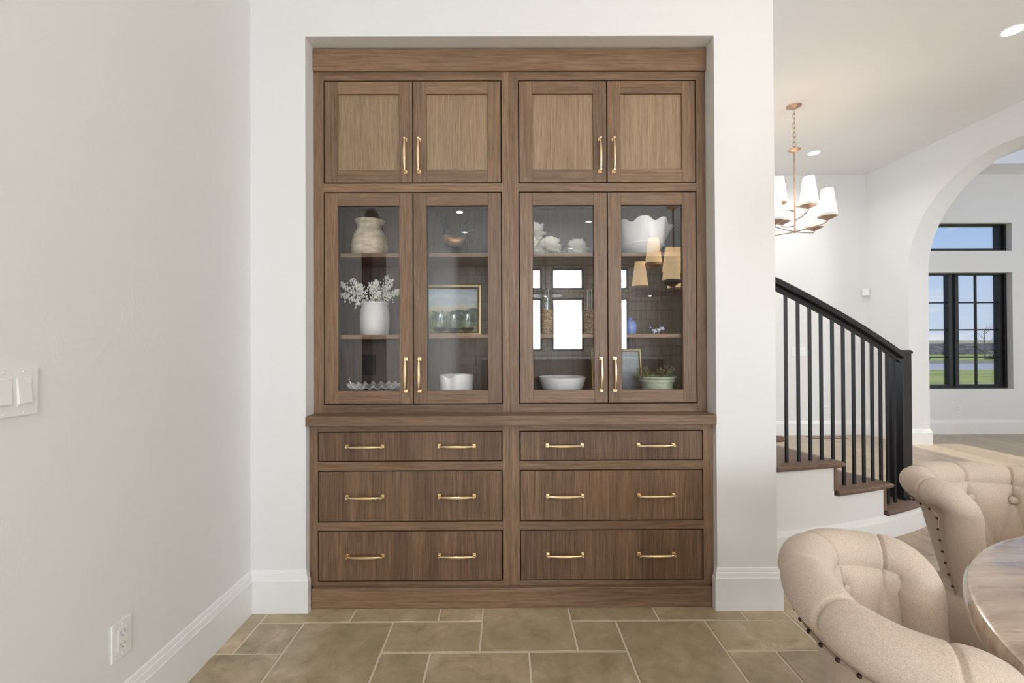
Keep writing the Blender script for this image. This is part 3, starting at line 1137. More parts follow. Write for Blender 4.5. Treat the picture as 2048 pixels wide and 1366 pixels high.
picture('meadow_painting', -.548, -.134, Z_S2, Z_S2 + .287, 2.470, 8, M['canvas'], 'gilt framed meadow landscape painting leaning behind the tumblers', .026)
picture('shore_painting', .484, .764, Z_BT, Z_BT + .272, 2.475, 9, M['canvas2'], 'thin framed grey-blue landscape picture leaning behind the green planter', .014)


def tumbler(x, y, lab):
    o = empty('tumbler', (x, y, Z_S2), lab, 'glass', 'amber based tumblers')
    r = .041
    MB().lathe([(r * .92, .036), (r, .048), (r, .108), (r - .0022, .108), (r - .0022, .048), (r * .92 - .002, .038)], (x, y, Z_S2), 32).build('bowl', M['tumbler'], o, smooth=50)
    MB().lathe([(.006, .012), (.022, .018), (.036, .028), (r * .92, .036), (r * .88, .037), (.03, .031), (.006, .022)], (x, y, Z_S2), 32).build('amber_base', M['amber'], o, smooth=50)
    MB().lathe([(.001, 0), (.020, 0), (.021, .003), (.008, .006), (.007, .013), (.001, .014)], (x, y, Z_S2), 24).build('foot', M['tumbler'], o, smooth=50)
    return o


tumbler(-.345, 2.36, 'left amber-based tumbler on the shelf before the meadow painting')
tumbler(-.200, 2.36, 'right amber-based tumbler nearest the gilt frame corner')
tumbler(-.280, 2.425, 'rear amber-based tumbler between the two front ones')

# white folded-lip bowl
cx, cy = -.262, 2.40


def fold(a, r, z):
    d = ((a - R(250)) + PI) % (2 * PI) - PI
    k = z / .137
    dent = math.exp(-(d / .28) ** 2) * k
    lift = .5 + .5 * math.sin(a - R(0))
    return r * (1 - .16 * dent), z - .016 * dent * k + .008 * k * (1 if d > 0 and d < 1.6 else 0) * math.sin(max(0, min(PI, d * 2)))


tag(MB().lathe([(.001, 0), (.072, 0), (.080, .006), (.088, .05), (.091, .10), (.0925, .134), (.0905, .138), (.0875, .134), (.084, .06), (.07, .012), (.001, .010)], (cx, cy, Z_BT), 64, fold)
    .build('folded_lip_bowl', M['matte_ceramic'], None, (cx, cy, Z_BT), smooth=55), 'deep white bowl with a folded notch in its rim', 'bowl')
# oval white bowl
cx, cy = .306, 2.41
tag(MB().lathe([(.001, 0), (.060, 0), (.064, .004), (.090, .035), (.114, .075), (.127, .118), (.1285, .124), (.125, .125), (.112, .080), (.086, .040), (.05, .014), (.001, .012)], (cx, cy, Z_BT), 56)
    .build('white_serving_bowl', M['ceramic'], None, (cx, cy, Z_BT), smooth=55), 'wide shallow plain white bowl on the cabinet bottom', 'bowl')
# scalloped bowl with a spout
cx, cy = .742, 2.41


def scallop(a, r, z):
    k = max(0, min(1, (z - .062) / .115))
    w = .5 + .5 * math.cos(7 * a)
    da = (a + PI) % (2 * PI) - PI
    sp = math.exp(-(da / .30) ** 2) * k * k
    rr = r * (1 - .07 * k * (1 - w)) + .038 * sp
    zz = z + (-.022 * (1 - w) ** 2 * k ** 3) - .020 * sp * k
    return rr, zz


tag(MB().lathe([(.001, 0), (.052, 0), (.056, .004), (.056, .010), (.075, .022), (.100, .044), (.112, .058), (.116, .064), (.113, .068), (.116, .072), (.124, .10), (.132, .15), (.140, .186), (.142, .190),
                (.137, .190), (.127, .15), (.118, .10), (.105, .065), (.07, .032), (.001, .025)], (cx, cy, Z_S1), 112, scallop)
    .build('scalloped_bowl', M['ceramic'], None, (cx, cy, Z_S1), smooth=60), 'large white scalloped bowl with pouring spout on the upper shelf', 'bowl')


# cream peonies
def peony(c, r, seed, label, squash=.95):
    rr = random.Random(seed)
    o = empty('peony_bloom', (c[0], c[1], c[2] - r * squash), label, 'flower', 'cream peony blooms on the upper shelf')
    # rings from the outside in: count, starting tilt, curl along the petal, length, width
    for ring, (n, tilt, curl, lf, wf) in enumerate(((9, -38, .5, .90, .50), (9, -8, .75, .98, .54), (9, 20, 1.0, 1.02, .52), (8, 42, 1.1, 1.02, .46), (7, 60, 1.0, .92, .36), (5, 74, .7, .80, .26))):
        for k in range(n):
            az = 2 * PI * (k + .5 * (ring % 2)) / n + rr.uniform(-.2, .2)
            th = R(tilt + rr.uniform(-9, 9))
            L_ = r * lf * rr.uniform(.88, 1.08)
            W_ = r * wf
            ph = rr.uniform(0, 6)
            u, h = .05 * r, 0
            rows = []
            for i in range(7):
                t = i / 6
                row = []
                for j in range(6):
                    q = -1 + j / 2.5
                    wd = W_ * math.sqrt(max(.03, 1 - ((t - .52) / .53) ** 2)) * q
                    cup = .20 * r * q * q * math.sin(PI * t)
                    rf = .045 * r * math.sin(4.2 * q + ph) * t ** 3
                    uu = u - cup * math.sin(th) + rf
                    hh = h + cup * math.cos(th) + rf * .6
                    row.append((c[0] + uu * math.cos(az) - wd * math.sin(az), c[1] + uu * math.sin(az) + wd * math.cos(az), c[2] + (-.25 * r + hh) * squash))
                rows.append(row)
                a_ = th + curl * t
                u += L_ / 6 * math.cos(a_)
                h += L_ / 6 * math.sin(a_)
            MB().grid(rows).build('petal', M['petal'], o, smooth=True)
    MB().lathe([(.001, 0), (r * .3, .0), (r * .42, r * .2), (r * .2, r * .45), (.001, r * .5)], (c[0], c[1], c[2] - .30 * r * squash), 10).build('calyx', M['petal'], o, smooth=True)
    return o


peony((.150, 2.42, Z_S1 + .140), .080, 1, 'largest cream peony bloom, topmost of the heap at left', 1.1)
peony((.128, 2.37, Z_S1 + .052), .072, 2, 'cream peony bloom under the largest one, cut by the door stile', 1)
peony((.236, 2.39, Z_S1 + .060), .078, 3, 'wide cream peony bloom lying at the right foot of the heap')
pc = peony((.390, 2.41, Z_S1 + .056), .070, 4, 'single cream peony bloom lying apart near the middle of the shelf')
MB().tube([(.388, 2.42, Z_S1 + .01), (.36, 2.43, Z_S1 + .012), (.330, 2.43, Z_S1 + .020)], .003, 6).build('stem', M['stem'], pc)
MB().ball((.322, 2.43, Z_S1 + .026), .017, 10, 8, (1, 1, 1.25)).build('bud', M['leaf'], pc, smooth=True)


# wrapped glass cylinders
def wrapped(x, y, lab):
    o = empty('wrapped_glass_vase', (x, y, Z_S2), lab, 'vase', 'seagrass wrapped glass cylinders')
    MB().lathe([(.001, .002), (.027, .002), (.0275, .01), (.0275, .246), (.0258, .246), (.0258, .012), (.001, .010)], (x, y, Z_S2), 28).build('glass_cylinder', M['tumbler'], o, smooth=50)
    for k in range(17):
        z = Z_S2 + .008 + k * .0078
        pts = [(x + (.0312 + .0008 * math.sin(5 * a + k)) * math.cos(a), y + .0312 * math.sin(a), z + .0018 * math.sin(3 * a + k * 1.7)) for a in [2 * PI * q / 22 for q in range(22)]]
        MB().tube(pts, .0043, 5, closed=True).build('seagrass_coil', M['wicker'], o, smooth=True)
    return o


wrapped(.228, 2.44, 'left glass cylinder with seagrass wrapped base')
wrapped(.462, 2.44, 'right glass cylinder with seagrass wrapped base')
# blue jar
cx, cy = .672, 2.40
tag(MB().lathe([(.001, 0), (.030, 0), (.032, .003), (.036, .03), (.035, .055), (.026, .072), (.014, .078), (.013, .086), (.011, .088), (.001, .088)], (cx, cy, Z_S2), 32)
    .build('blue_jar', M['blue_glaze'], None, (cx, cy, Z_S2), smooth=50), 'small blue glazed lidded jar on the middle shelf', 'jar')
# blue and white animal
cx, cy = .812, 2.39
an = empty('porcelain_animal', (cx, cy, Z_S2), 'small blue and white porcelain animal figurine with raised tail', 'figurine')
MB().tube([(cx - .022, cy, Z_S2 + .022), (cx - .010, cy, Z_S2 + .018), (cx + .008, cy, Z_S2 + .020), (cx + .020, cy, Z_S2 + .026)], [.006, .010, .011, .009], 10).build('body', M['blue_white'], an, smooth=True)
MB().ball((cx + .026, cy - .004, Z_S2 + .032), .0135, 12, 8, (1.1, .9, .85)).ball((cx + .032, cy - .012, Z_S2 + .026), .008, 8, 6).build('head', M['blue_white'], an, smooth=True)
for s in (-1, 1):
    MB().tube([(cx + .026 + s * .008, cy - .002, Z_S2 + .040), (cx + .026 + s * .011, cy - .002, Z_S2 + .050)], [.004, .0015], 6).build('ear', M['blue_white'], an, smooth=True)
MB().tube([(cx - .022, cy, Z_S2 + .022), (cx - .032, cy, Z_S2 + .032), (cx - .036, cy, Z_S2 + .044), (cx - .028, cy, Z_S2 + .048), (cx - .024, cy, Z_S2 + .040)], [.004, .004, .004, .004, .0025], 8).build('tail', M['blue_white'], an, smooth=True)
for (a, b) in ((-.014, -.006), (-.014, .006), (.014, -.006), (.014, .006)):
    MB().tube([(cx + a, cy + b, Z_S2 + .018), (cx + a, cy + b, Z_S2)], [.0045, .004], 8).build('leg', M['blue_white'], an, smooth=True)
# green planter
cx, cy = .808, 2.38
pl = tag(MB().lathe([(.001, 0), (.068, 0), (.071, .004), (.078, .06), (.0785, .064), (.0795, .064), (.085, .098), (.090, .100), (.092, .106), (.090, .112), (.094, .118), (.099, .120), (.099, .127), (.092, .128), (.088, .115), (.001, .112)],
                     (cx, cy, Z_BT), 48).build('garden_planter', M['planter'], None, (cx, cy, Z_BT), smooth=40), 'pale green weathered planter with rolled rim on the cabinet bottom', 'planter')
rr = random.Random(9)
pt = empty('potted_plant', (cx, cy, Z_BT + .112), 'low olive leafy plant growing in the pale green planter', 'plant')
lf = MB()
sm = MB()
for k in range(60):
    a = rr.uniform(0, 2 * PI)
    e = rr.uniform(.15, 1.35)
    ln = rr.uniform(.06, .10)
    b0 = Vector((cx + .045 * math.cos(a), cy + .04 * math.sin(a), Z_BT + .112))
    d = Vector((math.cos(a) * math.cos(e), math.sin(a) * math.cos(e), math.sin(e) * .85))
    tip = b0 + d * ln
    sm.tube([b0, b0 + d * ln * .5 + Vector((0, 0, .006)), tip], .0009, 4)
    for q in range(8):
        p = b0.lerp(tip, rr.uniform(.35, 1.0)) + Vector((rr.gauss(0, .006), rr.gauss(0, .006), rr.gauss(0, .005)))
        u1 = Vector((rr.uniform(-1, 1), rr.uniform(-1, 1), rr.uniform(-.6, .8))).normalized()
        w1 = u1.cross(Vector((rr.uniform(-1, 1), rr.uniform(-1, 1), 1))).normalized()
        n1 = u1.cross(w1)
        s_ = rr.uniform(.006, .010)
        lf.add([p, p + u1 * s_ * .5 + w1 * s_ * .45 + n1 * .0008, p + u1 * s_ * 1.1, p + u1 * s_ * .5 - w1 * s_ * .45 + n1 * .0008], [(0, 1, 2), (0, 2, 3)])
tag(lf.build('leaves', M['leaf'], pt), kind='stuff')
sm.build('stems', M['stem'], pt)
pt.children[1]['kind'] = 'stuff'

# ------------------------------------------------------------------ wall plates
sw = MB().box(XL + .0005, XL + .007, 1.045, 1.161, 1.092, 1.212).build('switch_plate', M['white_plastic'], None, (XL, 1.10, 1.15), bevel=.003, segs=2)
tag(sw, 'white double light switch plate cut by the left edge of the frame', 'switch')
for yc in (1.126, 1.080):
    p = MB().box(XL + .007, XL + .0085, yc - .0175, yc + .0175, 1.117, 1.186).build('switch_rocker', M['white_plastic'], sw, bevel=.0006)
    MB().add([(XL + .0085, yc - .015, 1.120), (XL + .0085, yc + .015, 1.120), (XL + .0085, yc + .015, 1.183), (XL + .0085, yc - .015, 1.183), (XL + .013, yc - .015, 1.124), (XL + .013, yc + .015, 1.124)],
             [(0, 1, 5, 4), (4, 5, 2, 3), (0, 4, 3), (1, 2, 5)]).build('rocker_face', M['white_plastic'], p)
    for z in (1.100, 1.203):
        MB().ball((XL + .0072, yc, z), .0032, 8, 6, (.4, 1, 1)).build('screw', M['white_plastic'], sw, smooth=True)


def duplex(name, c, normal, label):
    """white duplex outlet plate; normal 'x' (on the left wall) or 'y' (on a far wall facing the camera)"""
    def P(u, w, n):
        return (c[0] + n, c[1] + u, c[2] + w) if normal == 'x' else (c[0] + u, c[1] - n, c[2] + w)

    def bx(u0, u1, w0, w1, n0, n1):
        a, b = P(u0, w0, n0), P(u1, w1, n1)
        return MB().box(min(a[0], b[0]), max(a[0], b[0]), min(a[1], b[1]), max(a[1], b[1]), min(a[2], b[2]), max(a[2], b[2]))
    o = bx(-.036, .036, -.058, .058, .0005, .006).build(name, M['white_plastic'], None, c, bevel=.0025, segs=2)
    tag(o, label, 'outlet')
    f = bx(-.0175, .0175, -.034, .034, .006, .0085).build('outlet_face', M['white_plastic'], o, bevel=.0008)
    for s in (-1, 1):
        bx(-.0085, -.0060, s * .018 - .002, s * .018 + .007, .0083, .0088).build('slot', M['slot'], f)
        bx(.0060, .0085, s * .018 - .002, s * .018 + .007, .0083, .0088).build('slot', M['slot'], f)
        bx(-.0022, .0022, s * .018 - .010, s * .018 - .006, .0083, .0088).build('slot', M['slot'], f)
        q = P(0, s * .047, .006)
        MB().ball(q, .003, 8, 6, (.4, 1, 1) if normal == 'x' else (1, .4, 1)).build('screw', M['white_plastic'], o, smooth=True)
    return o


duplex('wall_outlet', (XL, 1.416, .345), 'x', 'white duplex outlet low on the left wall above the baseboard')
duplex('wall_outlet', (6.26, YB, .345), 'y', 'small white outlet under the black framed window')
duplex('wall_outlet', (4.42, YB, .345), 'y', 'small white outlet behind the stair balusters')
g4 = MB().box(3.955, 4.155, YB - .006, YB - .0005, 1.085, 1.205).build('switch_plate', M['white_plastic'], None, (4.05, YB, 1.145), bevel=.002)
tag(g4, 'wide white four-gang switch plate on the hall wall behind the balusters', 'switch')
for k in range(4):
    xx = 3.955 + .025 + k * .05
    MB().box(xx - .016, xx + .016, YB - .0085, YB - .006, 1.112, 1.178).build('switch_rocker', M['white_plastic'], g4, bevel=.0006)
sn = MB().prism([(4.938, YB - .0005), (XA - .0005, YB - .07), (4.975, YB - .085), (4.925, YB - .04)], 'z', 1.915, 2.005).build('motion_sensor', M['white_plastic'], None, (4.96, YB, 1.96), bevel=.006, segs=2)
tag(sn, 'small white corner sensor box high on the hall wall', 'sensor')
vt = empty('floor_vent', (4.30, 5.98, 0), 'dark slotted floor vent by the far hall wall', 'vent')
MB().box(4.08, 4.52, 5.90, 5.915, .0005, .005).box(4.08, 4.52, 6.045, 6.06, .0005, .005).box(4.08, 4.095, 5.915, 6.045, .0005, .005).box(4.505, 4.52, 5.915, 6.045, .0005, .005).build('frame', M['iron'], vt)
for k in range(7):
    MB().box(4.095, 4.505, 5.922 + k * .018, 5.930 + k * .018, .0005, .004).build('slat', M['plank'], vt)

# ------------------------------------------------------------------ ceiling lights
def downlight(x, y, lab, watts=13):
    o = empty('recessed_light', (x, y, CZ), lab, 'ceiling light', 'recessed ceiling lights')
    MB().lathe([(.062, -.001), (.085, -.001), (.086, -.004), (.080, -.007), (.064, -.003)], (x, y, CZ), 32).build('trim_ring', M['trim'], o, smooth=40)
    MB().lathe([(.001, -.0035), (.062, -.0035), (.062, -.001), (.001, -.001)], (x, y, CZ), 32).build('lens', M['can_lens'], o)
    area('downlight_lamp', (x, y, CZ - .012), (x, y, 0), .11, .11, watts, WARM, 'DISK', 150)
    return o


downlight(3.805, 3.305, 'recessed ceiling light nearest, at the right edge of the frame', 13)
downlight(3.797, 5.447, 'small recessed ceiling light beside the hanging chandelier', 13)
for (x, y, lab) in ((-.79, -3.34, 'mirrored as the upper bright spot above the rooster'), (-.83, -4.78, 'mirrored as the bright spot on the rooster tail'), (-.6, -.1, 'added unseen above the left wall switch'),  # first two show mirrored; the others are unseen, added to light the rooms
                    (3.0, 1.0, 'added unseen above the chair beyond the table'), (-.6, -1.6, 'added unseen behind the viewer along the left wall'), (1.6, -1.6, 'added unseen behind the viewer past the table'), (3.6, -1.6, 'added unseen before the patio doors'),
                    (1.6, -4.0, 'added unseen before the dome pendants'), (3.8, -4.0, 'added unseen right of the dome pendants'), (1.6, -6.4, 'added unseen over the kitchen sink'), (4.2, -.4, 'added unseen near the arch')):
    downlight(x, y, 'recessed ceiling light ' + lab, 22 if y < -3 else 6)


# ------------------------------------------------------------------ chandelier
def chandelier(cx, cy, zhub, zceil, label, shade):
    o = empty('chandelier', (cx, cy, zhub), label, 'chandelier')
    dz = zhub - 2.357
    zcup = 3.164 + dz
    MB().lathe([(.001, -.034), (.016, -.033), (.02, -.027), (.045, -.018), (.066, -.007), (.068, 0), (.001, 0)], (cx, cy, zceil), 28).build('canopy', M['rose_metal'], o, smooth=40)
    zt = zceil - .03
    n = max(4, int(round((zt - (zcup + .04)) / .043)))
    st = (zt - (zcup + .03)) / n
    for k in range(n):
        zc_ = zt - st * (k + .5)
        hl, hw = st * .5 + .006, .0115
        pts = []
        for q in range(16):
            a = 2 * PI * q / 16
            px, pz = hw * math.cos(a), math.sin(a)
            pz = (hl - hw) * (1 if pz > 0 else -1) * min(1, abs(pz) * 4) + hw * pz
            pts.append((cx + px, cy, zc_ + pz) if k % 2 else (cx, cy + px, zc_ + pz))
        MB().tube(pts, .0030, 6, closed=True).build('chain_link', M['rose_metal'], o, smooth=True)
    MB().lathe([(.001, -.026), (.010, -.026), (.03, -.018), (.054, -.004), (.057, .004), (.045, .006), (.006, .010), (.005, .04), (.001, .04)], (cx, cy, zcup), 28).build('cup', M['rose_metal'], o, smooth=40)
    MB().lathe([(.001, zhub - .012), (.012, zhub - .010), (.014, zhub), (.010, zhub + .012), (.0075, zhub + .03), (.0075, zcup - .02), (.001, zcup - .02)], (cx, cy, 0), 14).build('stem', M['rose_metal'], o, smooth=40)
    shades = []
    for q in range(4):
        a = R(-66 + 90 * q)
        shades.append((.30 * math.cos(a), .30 * math.sin(a), .073, 0.0))
    shades += [(-.175, -.025, .275, .205), (.03, -.155, .215, .11), (.225, .12, .335, .25), (-.03, .16, .145, .06)]
    for (dx, dy, bz, az) in shades:
        L_ = math.hypot(dx, dy)
        ux, uy = dx / L_, dy / L_
        zb = zhub + bz
        p = [(cx, cy, zhub + az), (cx + dx * .55, cy + dy * .55, zhub + az + (bz - .055 - az) * .4), (cx + dx * .93, cy + dy * .93, zb - .055), (cx + dx * .99, cy + dy * .99, zb - .046), (cx + dx, cy + dy, zb - .03)]
        arm = MB().tube(p, .0048, 8).build('arm', M['rose_metal'], o, smooth=True)
        c = (cx + dx, cy + dy, zb)
        MB().lathe([(.001, -.034), (.010, -.034), (.02, -.028), (.060, -.012), (.068, -.004), (.001, -.004)], c, 24).build('shade_cup', M['rose_metal'], arm, smooth=40)
        MB().lathe([(.080, 0), (.0765, .022), (.046, .252), (.0445, .252), (.075, .022), (.0785, 0)], c, 28).build('lamp_shade', shade, arm, smooth=50)
        MB().lathe([(.0805, -.002), (.0815, 0), (.0780, .020), (.0770, .020), (.0775, 0)], c, 28).build('shade_trim', M['shade_band'], arm, smooth=50)
    return o


chandelier(2.848, 4.364, 2.357, CZ, 'hanging metal chandelier with eight lit white cone shades in the hall', M['shade'])
chandelier(1.56, .36, 1.72, CZ, 'second chandelier of eight cone shades, mirrored in the right cabinet glass', M['shade_amber'])
# kitchen pendants (seen in the glass)
for x, w_ in ((.85, 'left'), (1.95, 'middle'), (3.05, 'right')):
    o = empty('dome_pendant', (x, -4.9, 2.28), w_ + ' one of three dark dome pendants mirrored in the right glass doors', 'pendant light', 'kitchen dome pendants')
    MB().lathe([(.36, 0), (.36, .006), (.28, .075), (.12, .135), (.05, .15), (.048, .15), (.115, .13), (.27, .07), (.352, .003)], (x, -4.9, 2.28), 40).build('dome', M['pendant'], o, smooth=50)
    MB().tube([(x, -4.9, 2.42), (x, -4.9, CZ)], .009, 8).build('rod', M['iron'], o)
    MB().ball((x, -4.9, 2.30), .045, 12, 8).build('bulb', M['can_lens'], o, smooth=True)

# ------------------------------------------------------------------ staircase
SC = Vector((.83, 7.09))
RO, RI = 4.5, 3.35
RISE = .178


def sp(th, r):
    return (SC.x + r * math.sin(R(th)), SC.y - r * math.cos(R(th)))


NOSE = [27.6, 21.6, 15.9, 10.2, 4.8, 2.6]
stair = empty('staircase', (*sp(18, RO), 0), 'curved staircase with dark wood treads and white side behind the wall end', 'staircase')
nt = len(NOSE) - 1
for k in range(nt):
    a1, a0 = NOSE[k], NOSE[k + 1]
    z = RISE * (k + 1)
    n = 8
    top = []
    # tread with a rounded nosing beyond the riser and along its outer end
    def tread_outline(off_o, off_n):
        o_ = [sp(a0 - .3 + (a1 + off_n - a0 + .3) * i / n, RO + off_o) for i in range(n + 1)]
        i_ = [sp(a0 - .3 + (a1 + off_n - a0 + .3) * i / n, RI) for i in range(n + 1)]
        return o_ + i_[::-1]
    rows = []
    for (dz, e) in ((-.034, -.008), (-.028, .0), (-.017, .004), (-.006, .0), (0, -.008)):
        rows.append([(p[0], p[1], z + dz) for p in tread_outline(.022 + e, (.022 + e) / RO * 57.3)])
    mb = MB()
    m_ = len(rows[0])
    mb.grid(rows, cv=True)
    mb.f.append(tuple(range(m_ - 1, -1, -1)))
    mb.f.append(tuple(4 * m_ + i for i in range(m_)))
    mb.build('tread', M['tread'], stair, (*sp((a0 + a1) / 2, RO - .5), z), smooth=50)
    # riser at the nosing line
    rt_ = a1 - .25
    p0, p1 = sp(rt_, RO + .006), sp(rt_, RI)
    q0, q1 = sp(rt_ - .28, RO + .006), sp(rt_ - .28, RI)
    z0, z1 = RISE * k + (.0 if k else .0), z - .034
    MB().add([(*p0, z0), (*p1, z0), (*q1, z0), (*q0, z0), (*p0, z1), (*p1, z1), (*q1, z1), (*q0, z1)],
             [(0, 3, 2, 1), (4, 5, 6, 7), (0, 1, 5, 4), (1, 2, 6, 5), (2, 3, 7, 6), (3, 0, 4, 7)]).build('riser', M['tread'], stair, (*sp(rt_, RO), z0))
# white plastered side, stepped, as one continuous skin
mb = MB()
for k in range(nt):
    a1, a0 = NOSE[k] - .5, NOSE[k + 1] - .5
    n = 8
    for i in range(n):
        b0, b1 = a0 + (a1 - a0) * i / n, a0 + (a1 - a0) * (i + 1) / n
        z1 = RISE * (k + 1) - .034
        A, B = sp(b0, RO), sp(b1, RO)
        C_, D_ = sp(b0, RO - .06), sp(b1, RO - .06)
        mb.add([(*A, 0), (*B, 0), (*B, z1), (*A, z1), (*C_, 0), (*D_, 0), (*D_, z1), (*C_, z1)], [(0, 1, 2, 3), (4, 7, 6, 5), (3, 2, 6, 7)])
mb.build('stair_side', M['wall_cool'], stair, smooth=30)
path = [sp(27.2 - 24.4 * i / 40, RO) for i in range(41)][::-1]
bb = baseboard('side_skirting', path[:], .75, 1.0, parent=stair)
for p in bb.data.vertices:
    pass

rl = empty('stair_railing', (*sp(25.6, 4.44), RISE), 'black iron stair railing with slim balusters and a square newel post', 'railing')
RB = 4.440
zr = lambda th: 1.168 + (25.4 - th) * .0318
pts = [(*sp(25.2 - i * .55, RB), zr(25.2 - i * .55)) for i in range(41)]
hb = MB()
rows = []
for i, p in enumerate(pts):
    th = 25.2 - i * .55
    a, b = sp(th, RB + .032), sp(th, RB - .032)
    z = p[2]
    a2, b2 = sp(th, RB + .020), sp(th, RB - .020)
    rows.append([(*a2, z - .020), (*a, z - .014), (*a, z + .020), (*a2, z + .030), (*b2, z + .030), (*b, z + .020), (*b, z - .014), (*b2, z - .020)])
hb.grid(rows, cv=True)
hb.f += [tuple(range(7, -1, -1)), tuple((len(rows) - 1) * 8 + i for i in range(8))]
hb.build('handrail', M['iron'], rl, smooth=30)
tb = MB()
rows = []
for i, p in enumerate(pts):
    th = 25.2 - i * .55
    a, b = sp(th, RB + .010), sp(th, RB - .010)
    rows.append([(*a, p[2] - .046), (*a, p[2] - .021), (*b, p[2] - .021), (*b, p[2] - .046)])
tb.grid(rows, cv=True)
tb.build('under_rail', M['iron'], rl)
TH = [24.25, 23.2, 22.2, 21.05, 19.9, 18.7, 17.5, 16.3, 15.1, 13.95, 12.8, 11.65, 10.45, 9.2, 8.0, 6.8, 5.6, 4.4]
for th in TH:
    k = max(i for i in range(len(NOSE)) if NOSE[i] + .25 >= th)
    zb = RISE * (k + 1)
    x, y = sp(th, RB)
    w = .0076
    MB().box(x - w, x + w, y - w, y + w, zb - .001, zr(th) - .03).build('baluster', M['iron'], rl, (x, y, zb))
nx, ny = sp(26.4, 4.40)
ang = R(20)
nw = MB()


def rbox(mb, w, z0, z1, w2=None):
    w2 = w2 or w
    vs = []
    for (ww, z) in ((w, z0), (w2, z1)):
        for (a, b) in ((-1, -1), (1, -1), (1, 1), (-1, 1)):
            vs.append((nx + ww * (a * math.cos(ang) - b * math.sin(ang)), ny + ww * (a * math.sin(ang) + b * math.cos(ang)), z))
    mb.add(vs, [(0, 3, 2, 1), (4, 5, 6, 7), (0, 1, 5, 4), (1, 2, 6, 5), (2, 3, 7, 6), (3, 0, 4, 7)])


rbox(nw, .049, RISE + .001, 1.19)
n_ = nw.build('newel_post', M['iron'], rl, (nx, ny, RISE), bevel=.003)
nc = MB()
rbox(nc, .054, 1.19, 1.205)
rbox(nc, .054, 1.205, 1.215, .046)
nc.build('cap', M['iron'], n_, smooth=False)
nc = MB()
rbox(nc, .060, RISE + .001, RISE + .016)
nc.build('foot', M['iron'], n_)

# ------------------------------------------------------------------ dining table
TC, TR = (1.577, .3706), .8385
tb_ = empty('dining_table', (*TC, 0), 'round rustic wooden dining table with glossy worn top', 'table')
MB().lathe([(.001, .700), (TR - .05, .700), (TR - .016, .703), (TR - .003, .713), (TR, .728), (TR - .001, .745), (TR - .008, .756), (TR - .022, .760), (.001, .760)], (*TC, 0), 96).build('tabletop', M['table'], tb_, smooth=40)
MB().lathe([(.001, .06), (.16, .06), (.17, .09), (.12, .13), (.085, .22), (.10, .36), (.13, .46), (.10, .56), (.09, .62), (.15, .66), (.30, .70), (.001, .70)], (*TC, 0), 32).build('pedestal', M['table'], tb_, smooth=40)
for k in range(4):
    a = R(45 + 90 * k)
    MB().tube([(TC[0] + .05 * math.cos(a), TC[1] + .05 * math.sin(a), .10), (TC[0] + .25 * math.cos(a), TC[1] + .25 * math.sin(a), .085), (TC[0] + .42 * math.cos(a), TC[1] + .42 * math.sin(a), .045)], [.05, .05, .043], 10).build('foot', M['table'], tb_, smooth=True)


# ------------------------------------------------------------------ dining chairs
CA, CBK, YE = .238, .192, -.06     # half width, depth of the curved back, where the wings end
ZT = .785                            # height of the roll's centre line


def ss(x, a, b):
    t = max(0, min(1, (x - a) / (b - a)))
    return t * t * (3 - 2 * t)


def resample(P, n):
    cum = [0]
    for i in range(1, len(P)):
        cum.append(cum[-1] + (P[i] - P[i - 1]).length)
    out, j = [], 0
    for i in range(n + 1):
        q = cum[-1] * i / n
        while j < len(P) - 2 and cum[j + 1] < q:
            j += 1
        out.append(P[j].lerp(P[j + 1], (q - cum[j]) / max(1e-9, cum[j + 1] - cum[j])))
    return out, cum[-1]


